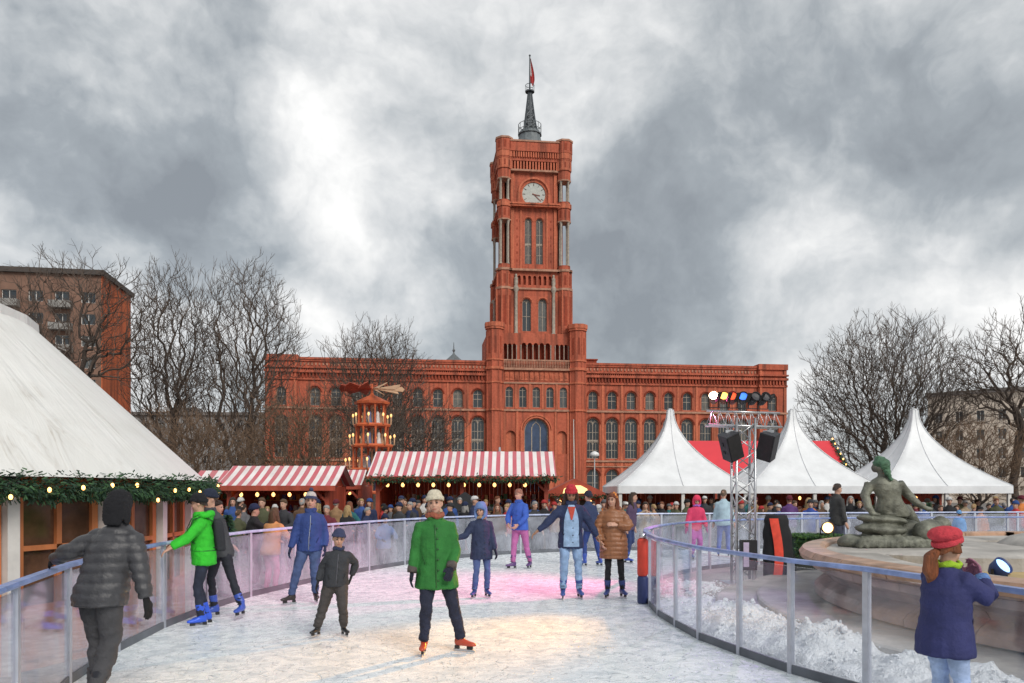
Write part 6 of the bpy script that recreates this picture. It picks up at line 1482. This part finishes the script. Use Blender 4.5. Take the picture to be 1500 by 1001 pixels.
def crowd(label, u, Y, yaw, H, jc, pose='stand', hat=None, hc='black', hair='short', hrc='dark', tc='charcoal', group='crowd behind the rink fence', z=-.4):
    P = thing('person', label, 'person', (ax(u, Y), Y, z), R(yaw), group); P.scale = (H/1.72,)*3
    for (nm, me, sub) in proto((pose, hat, hair)):
        m = {'jacket': cloth(COL[jc] if jc in COL else jc, 'cloth'), 'trousers': cloth(COL[tc], 'denim'), 'hair': cloth(HAIRC[hrc], 'hair'), 'hat': cloth(COL[hc], 'knit'), 'cap': cloth(COL[hc], 'cloth'), 'hood': cloth(COL[hc], 'cloth')}.get(nm)
        o = obj(nm, me, P)
        if m: o.material_slots[0].link = 'OBJECT'; o.material_slots[0].material = m
        for (sn, sm) in sub:
            c = obj(sn, sm, o)
            if sn == 'hat_band': c.material_slots[0].link = 'OBJECT'; c.material_slots[0].material = cloth(tuple(k*.8 for k in COL[hc]), 'knit')
    return P
# named figures behind the fence
crowd('person with long brown hair in tan jacket leaning on the outer fence', 396, 14.9, 155, 1.62, (.52,.25,.10), 'rail', None, 'black', 'long', 'brown', 'pink', z=-.25)
crowd('person in black jacket holding a phone up next to the tan jacket', 372, 16.2, 120, 1.70, 'black', 'phone', 'beanie', 'navy', 'short', z=-.3)
crowd('person in long beige coat raising a camera behind the far fence', 945, 24.6, 0, 1.74, 'beige', 'phone', None, 'black', 'short', 'dark', 'beige')
crowd('person in royal blue jacket and dark beanie beyond the hedge box', 1187, 24.9, -20, 1.80, (.025,.06,.26), 'cup', 'beanie', 'charcoal', 'short')
crowd('person in white cap and navy jacket right behind the pale blue hood', 695, 23.6, 70, 1.92, 'navy', 'stand', 'cap', 'white', 'short', 'grey')
crowd('person in navy beanie left of the cream hat', 604, 23.9, 60, 1.84, 'navy', 'stand', 'beanie', 'navy', 'short', 'dark')
crowd('person in red beanie and dark jacket left of the red hatted skater', 797, 25, 10, 1.78, 'black', 'stand', 'beanie', 'red', 'short')
crowd('person in bright red jacket at the right edge behind the fountain', 1488, 25.8, -70, 1.75, 'red', 'stand', 'beanie', 'blue', 'short')
crowd('person in olive jacket stooping beside the striped stall posts', 345, 20.5, 160, 1.60, 'olive', 'rail', None, 'black', 'short', 'brown')
crowd('grey haired person in navy coat beside the narrow stall', 533, 22.4, 75, 1.62, 'navy', 'rail', None, 'black', 'short', 'grey')
crowd('person in pale blue jacket slumped over the fence by the green coat', 562, 19.4, 30, 1.50, (.10,.16,.34), 'rail', 'beanie', 'navy', 'short')
for (u, Y, yaw, H, jc, hat, hc, hair, hrc, what) in [(505, 21.0, 150, 1.7, 'black', None, 'black', 'long', 'blond', 'leaning by the narrow stall'), (585, 22.8, -40, 1.74, 'charcoal', 'beanie', 'navy', 'short', 'dark', 'behind the slumped pale blue jacket'), (628, 23.2, 20, 1.7, 'navy', None, 'black', 'short', 'brown', 'just behind the cream hat'),
        (660, 23.4, -60, 1.72, 'black', 'beanie', 'charcoal', 'short', 'dark', 'by the black canopy'), (728, 24.0, 10, 1.7, 'brown', None, 'black', 'long', 'auburn', 'left of the bright blue jacket'), (742, 24.6, -20, 1.66, 'red', None, 'black', 'short', 'blond', 'left of the bright blue jacket'), (783, 24.2, 40, 1.76, 'charcoal', None, 'black', 'short', 'grey', 'right of the bright blue jacket'),
        (812, 25.0, -10, 1.72, 'tan', 'beanie', 'red', 'short', 'brown', 'behind the red hatted skater'), (868, 25.2, 30, 1.75, 'red', None, 'black', 'long', 'dark', 'left of the brown coat'), (885, 26.0, -30, 1.78, 'orange', 'beanie', 'grey', 'short', 'dark', 'behind the brown coat'), (255, 14.6, 170, 1.75, 'navy', None, 'black', 'short', 'dark', 'at the tent wall beside the green jacket'), (272, 15.4, 20, 1.7, 'charcoal', 'beanie', 'black', 'short', 'dark', 'at the tent wall beside the green jacket'), (480, 20.2, 0, 1.72, 'burgundy', None, 'black', 'short', 'grey', 'right of the striped beanie')]:
    crowd('person in %s jacket %s %s' % (jc, ('and %s knit hat' % hc) if hat else 'with %s %s hair' % (hair, hrc), what), u, Y, yaw, H, jc, 'rail' if u < 520 else 'stand', hat, hc, hair, hrc)
# filler crowd, every combination of place, jacket and headgear once
rnd = random.Random(77)
zones = [(236, 318, 15.5, 19.5, 6, 'beside the big white tent'), (330, 470, 19.5, 24.5, 7, 'in front of the lower striped stall'), (478, 690, 23.3, 26.6, 11, 'in front of the long striped stall'), (690, 905, 24.2, 28.5, 13, 'between the long stall and the tents'),
         (908, 1010, 26.0, 30.5, 9, 'under the left pagoda tent'), (1012, 1110, 25.8, 31.0, 9, 'just left of the truss'), (1112, 1215, 26.0, 31.0, 11, 'under the tent right of the truss'), (1216, 1300, 26.2, 31.0, 7, 'behind the bronze statue'), (1300, 1500, 26.2, 31.0, 17, 'under the rightmost pagoda tent')]
jl = ['black','charcoal','navy','blue','grey','brown','beige','red','olive','burgundy','purple','teal','white','black','navy','charcoal','tan','orange']
used = set()
zones += [(300, 470, 23.5, 26.0, 8, 'at the lower stall counter'), (500, 700, 26.2, 27.7, 12, 'close to the long stall counter'), (700, 900, 27.0, 30.0, 9, 'near the hut with the yellow sign'), (910, 1110, 29.0, 32.5, 12, 'deep under the leftmost tent'), (1112, 1300, 29.0, 32.5, 10, 'deep under the middle tent'), (1310, 1490, 29.0, 32.5, 10, 'deep under the far right tent')]
for (u0, u1, y0, y1, n, place) in zones:
    for i in range(n):
        u = u0 + (u1-u0)*(i+.5)/n + rnd.uniform(-.25,.25)*(u1-u0)/n; Y = rnd.uniform(y0, y1)
        while True:
            jc = rnd.choice(jl); hat = rnd.choice([None, None, 'beanie', 'beanie', 'cap']); hc = rnd.choice(['black','navy','grey','red','white','charcoal','burgundy','blue'])
            hair = 'short' if hat == 'cap' else rnd.choice(['short','short','long']); hrc = rnd.choice(list(HAIRC))
            lab = 'person in %s jacket %s %s' % (jc, ('and %s %s' % (hc, 'knit hat' if hat == 'beanie' else 'cap')) if hat else ('with %s %s hair' % (hair, hrc) if hrc != 'dark' else 'with %s dark hair' % hair), place)
            if lab not in used: used.add(lab); break
        crowd(lab, u, Y, rnd.choice([0, 0, 20, -30, 60, -70, 110, 180, 150, -140])+rnd.uniform(-20,20), rnd.uniform(1.54,1.92), jc, rnd.choice(['stand','stand','cup','walk','rail' if Y < 24 else 'stand']), hat, hc, hair, hrc, rnd.choice(['charcoal','navy','black','brown','grey']))

# ================================================================== BRONZE FOUNTAIN FIGURE (plain stand-in)
M_brz = mat('green_bronze', (.155, .16, .13), .55, .5, 5, .5, 18, metal=.2)
M_brz2 = mat('verdigris', (.06, .14, .08), .6, .5, 7, .4, 18)
SX, SY, SZ = ax(1305, 12.4), 12.4, .83
T = thing('bronze_statue', 'green bronze seated figure seen from behind on rocks by the basin', 'statue', (SX, SY, SZ)); T.scale = (1.22,1.2,1.06)
q = MB(); rr_ = random.Random(5)
for (x,y,z,a,b,c) in ((-.22,.05,.06,.34,.28,.12),(.16,.1,.07,.36,.30,.13),(-.14,-.02,.26,.34,.22,.085),(-.12,.0,.40,.33,.21,.075),(.46,.1,.1,.26,.26,.16),(.30,.2,.24,.2,.2,.16),(-.46,.08,.06,.18,.24,.12)):
    q.ellipsoid((x,y,z), (a,b,c), Matrix.Rotation(rr_.uniform(-.12,.12), 3, 'Y'), 14, 10)
for i in range(13): q.tube([(-.52+.08*i, -.24, .0), (-.49+.075*i, -.25, .10), (-.44+.07*i, -.16, .17)], [.05,.045,.02], 6)
me = remesh(q, .020, 1); displace(me, lambda v: .02*noise.noise((v.x*8,v.y*8,v.z*12))); me.materials.append(M_brz); obj('rock_base', me, T)
q = MB()
spn = [(.04,.06,.44,.22,.17),(.03,.04,.53,.225,.165),(.0,.0,.63,.185,.13),(-.03,-.02,.72,.155,.11),(-.06,-.03,.83,.18,.115),(-.09,-.03,.93,.205,.11),(-.10,-.02,.99,.17,.09),(-.10,-.01,1.04,.075,.07)]
q.ring_loft([ring((x,y,z), a, b, .10, 18) for x,y,z,a,b in spn])
q.tube([(-.10,-.01,1.0),(-.12,-.02,1.12)], [.068,.058], 10); q.ellipsoid((-.145,.0,1.20), (.085,.10,.11)); q.ellipsoid((-.17,.06,1.17), (.055,.05,.07)); q.ellipsoid((-.20,.09,1.18), (.02,.025,.02))
q.tube([(-.27,-.01,.94),(-.35,-.03,.76),(-.325,-.08,.58),(-.27,-.10,.48),(-.2,-.14,.47)], [.072,.062,.05,.038,.03], 10)
q.tube([(.09,.0,.95),(.21,.02,.80),(.33,-.02,.64),(.44,-.06,.56),(.50,-.08,.55)], [.072,.062,.05,.036,.028], 10)
q.tube([(.12,.12,.46),(.34,.34,.52),(.5,.38,.30),(.55,.4,.05)], [.14,.115,.085,.06], 12); q.tube([(.0,.15,.46),(.1,.45,.50),(.12,.55,.2)], [.13,.11,.08], 12)
me = remesh(q, .014, 2); displace(me, lambda v: .005*noise.noise((v.x*14,v.y*14,v.z*14)) - .016*math.exp(-((v.x+.03+.12*(v.z-.7)*-.6)/.03)**2)*(1 if v.y < 0 and .5 < v.z < .97 else 0)); me.materials.append(M_brz); obj('figure', me, T)
q = MB(); q.ellipsoid((-.13,-.02,1.235), (.105,.11,.085)); q.ellipsoid((-.12,-.10,1.20), (.07,.05,.06)); q.ellipsoid((-.15,-.01,1.31), (.065,.065,.04)); q.tube([(-.11,-.09,1.18),(-.09,-.11,1.08),(-.05,-.135,.97)], [.055,.04,.018], 8)
me = remesh(q, .014, 1); displace(me, lambda v: .014*noise.noise((v.x*26,v.y*26,v.z*40))); me.materials.append(M_brz2); obj('hair', me, T)
q = MB(); q.lathe([(.0,-.26),(.1,-.24),(.16,-.12),(.15,.04),(.09,.15),(.085,.2),(.13,.25),(.125,.255),(.07,.2),(.06,.1)], 18)
M = Matrix.Translation((.46,-.10,.26)) @ Matrix.Rotation(R(30), 4, 'Z') @ Matrix.Rotation(R(74), 4, 'Y'); q.v = [tuple(M @ Vector(v)) for v in q.v]; q.build('urn', M_brz, T, True)

# small conifers in front of the stalls
def conifer(label, u, Y, h, z=-.4):
    T = thing('fir_tree', label, 'fir tree', (ax(u, Y), Y, z), 0, 'small fir trees')
    q = MB(); q.tube([(0,0,0),(0,0,h*.95)], [.04,.01], 6); q.build('trunk', M_bark, T)
    q = MB(); rnd = random.Random(int(u))
    for i in range(int(900*h)):
        t = rnd.random()**.8; z_ = h*(.12+.88*t); r = (1-t)*h*.30*rnd.uniform(.3,1); a = rnd.uniform(0,6.28); c = Vector((r*math.cos(a), r*math.sin(a), z_-r*.25))
        d = Vector((math.cos(a), math.sin(a), -.2+rnd.gauss(0,.3))).normalized(); s_ = d.orthogonal().normalized()*.014; l = rnd.uniform(.06,.12); k = q.add([c-s_, c+s_, c+d*l+s_*.4, c+d*l-s_*.4]); q.face(k,k+1,k+2,k+3); q.m[-1] = rnd.randint(0,1)
    q.build('crown', [M_fir, M_fir2], T)['kind'] = 'stuff'
conifer('small fir tree beside the grey jacket near the big tent', 334, 18.0, 1.55)
conifer('small fir tree under the tent behind the bronze statue', 1360, 27.5, 1.7)
bpy.data.scenes.remove(WS)
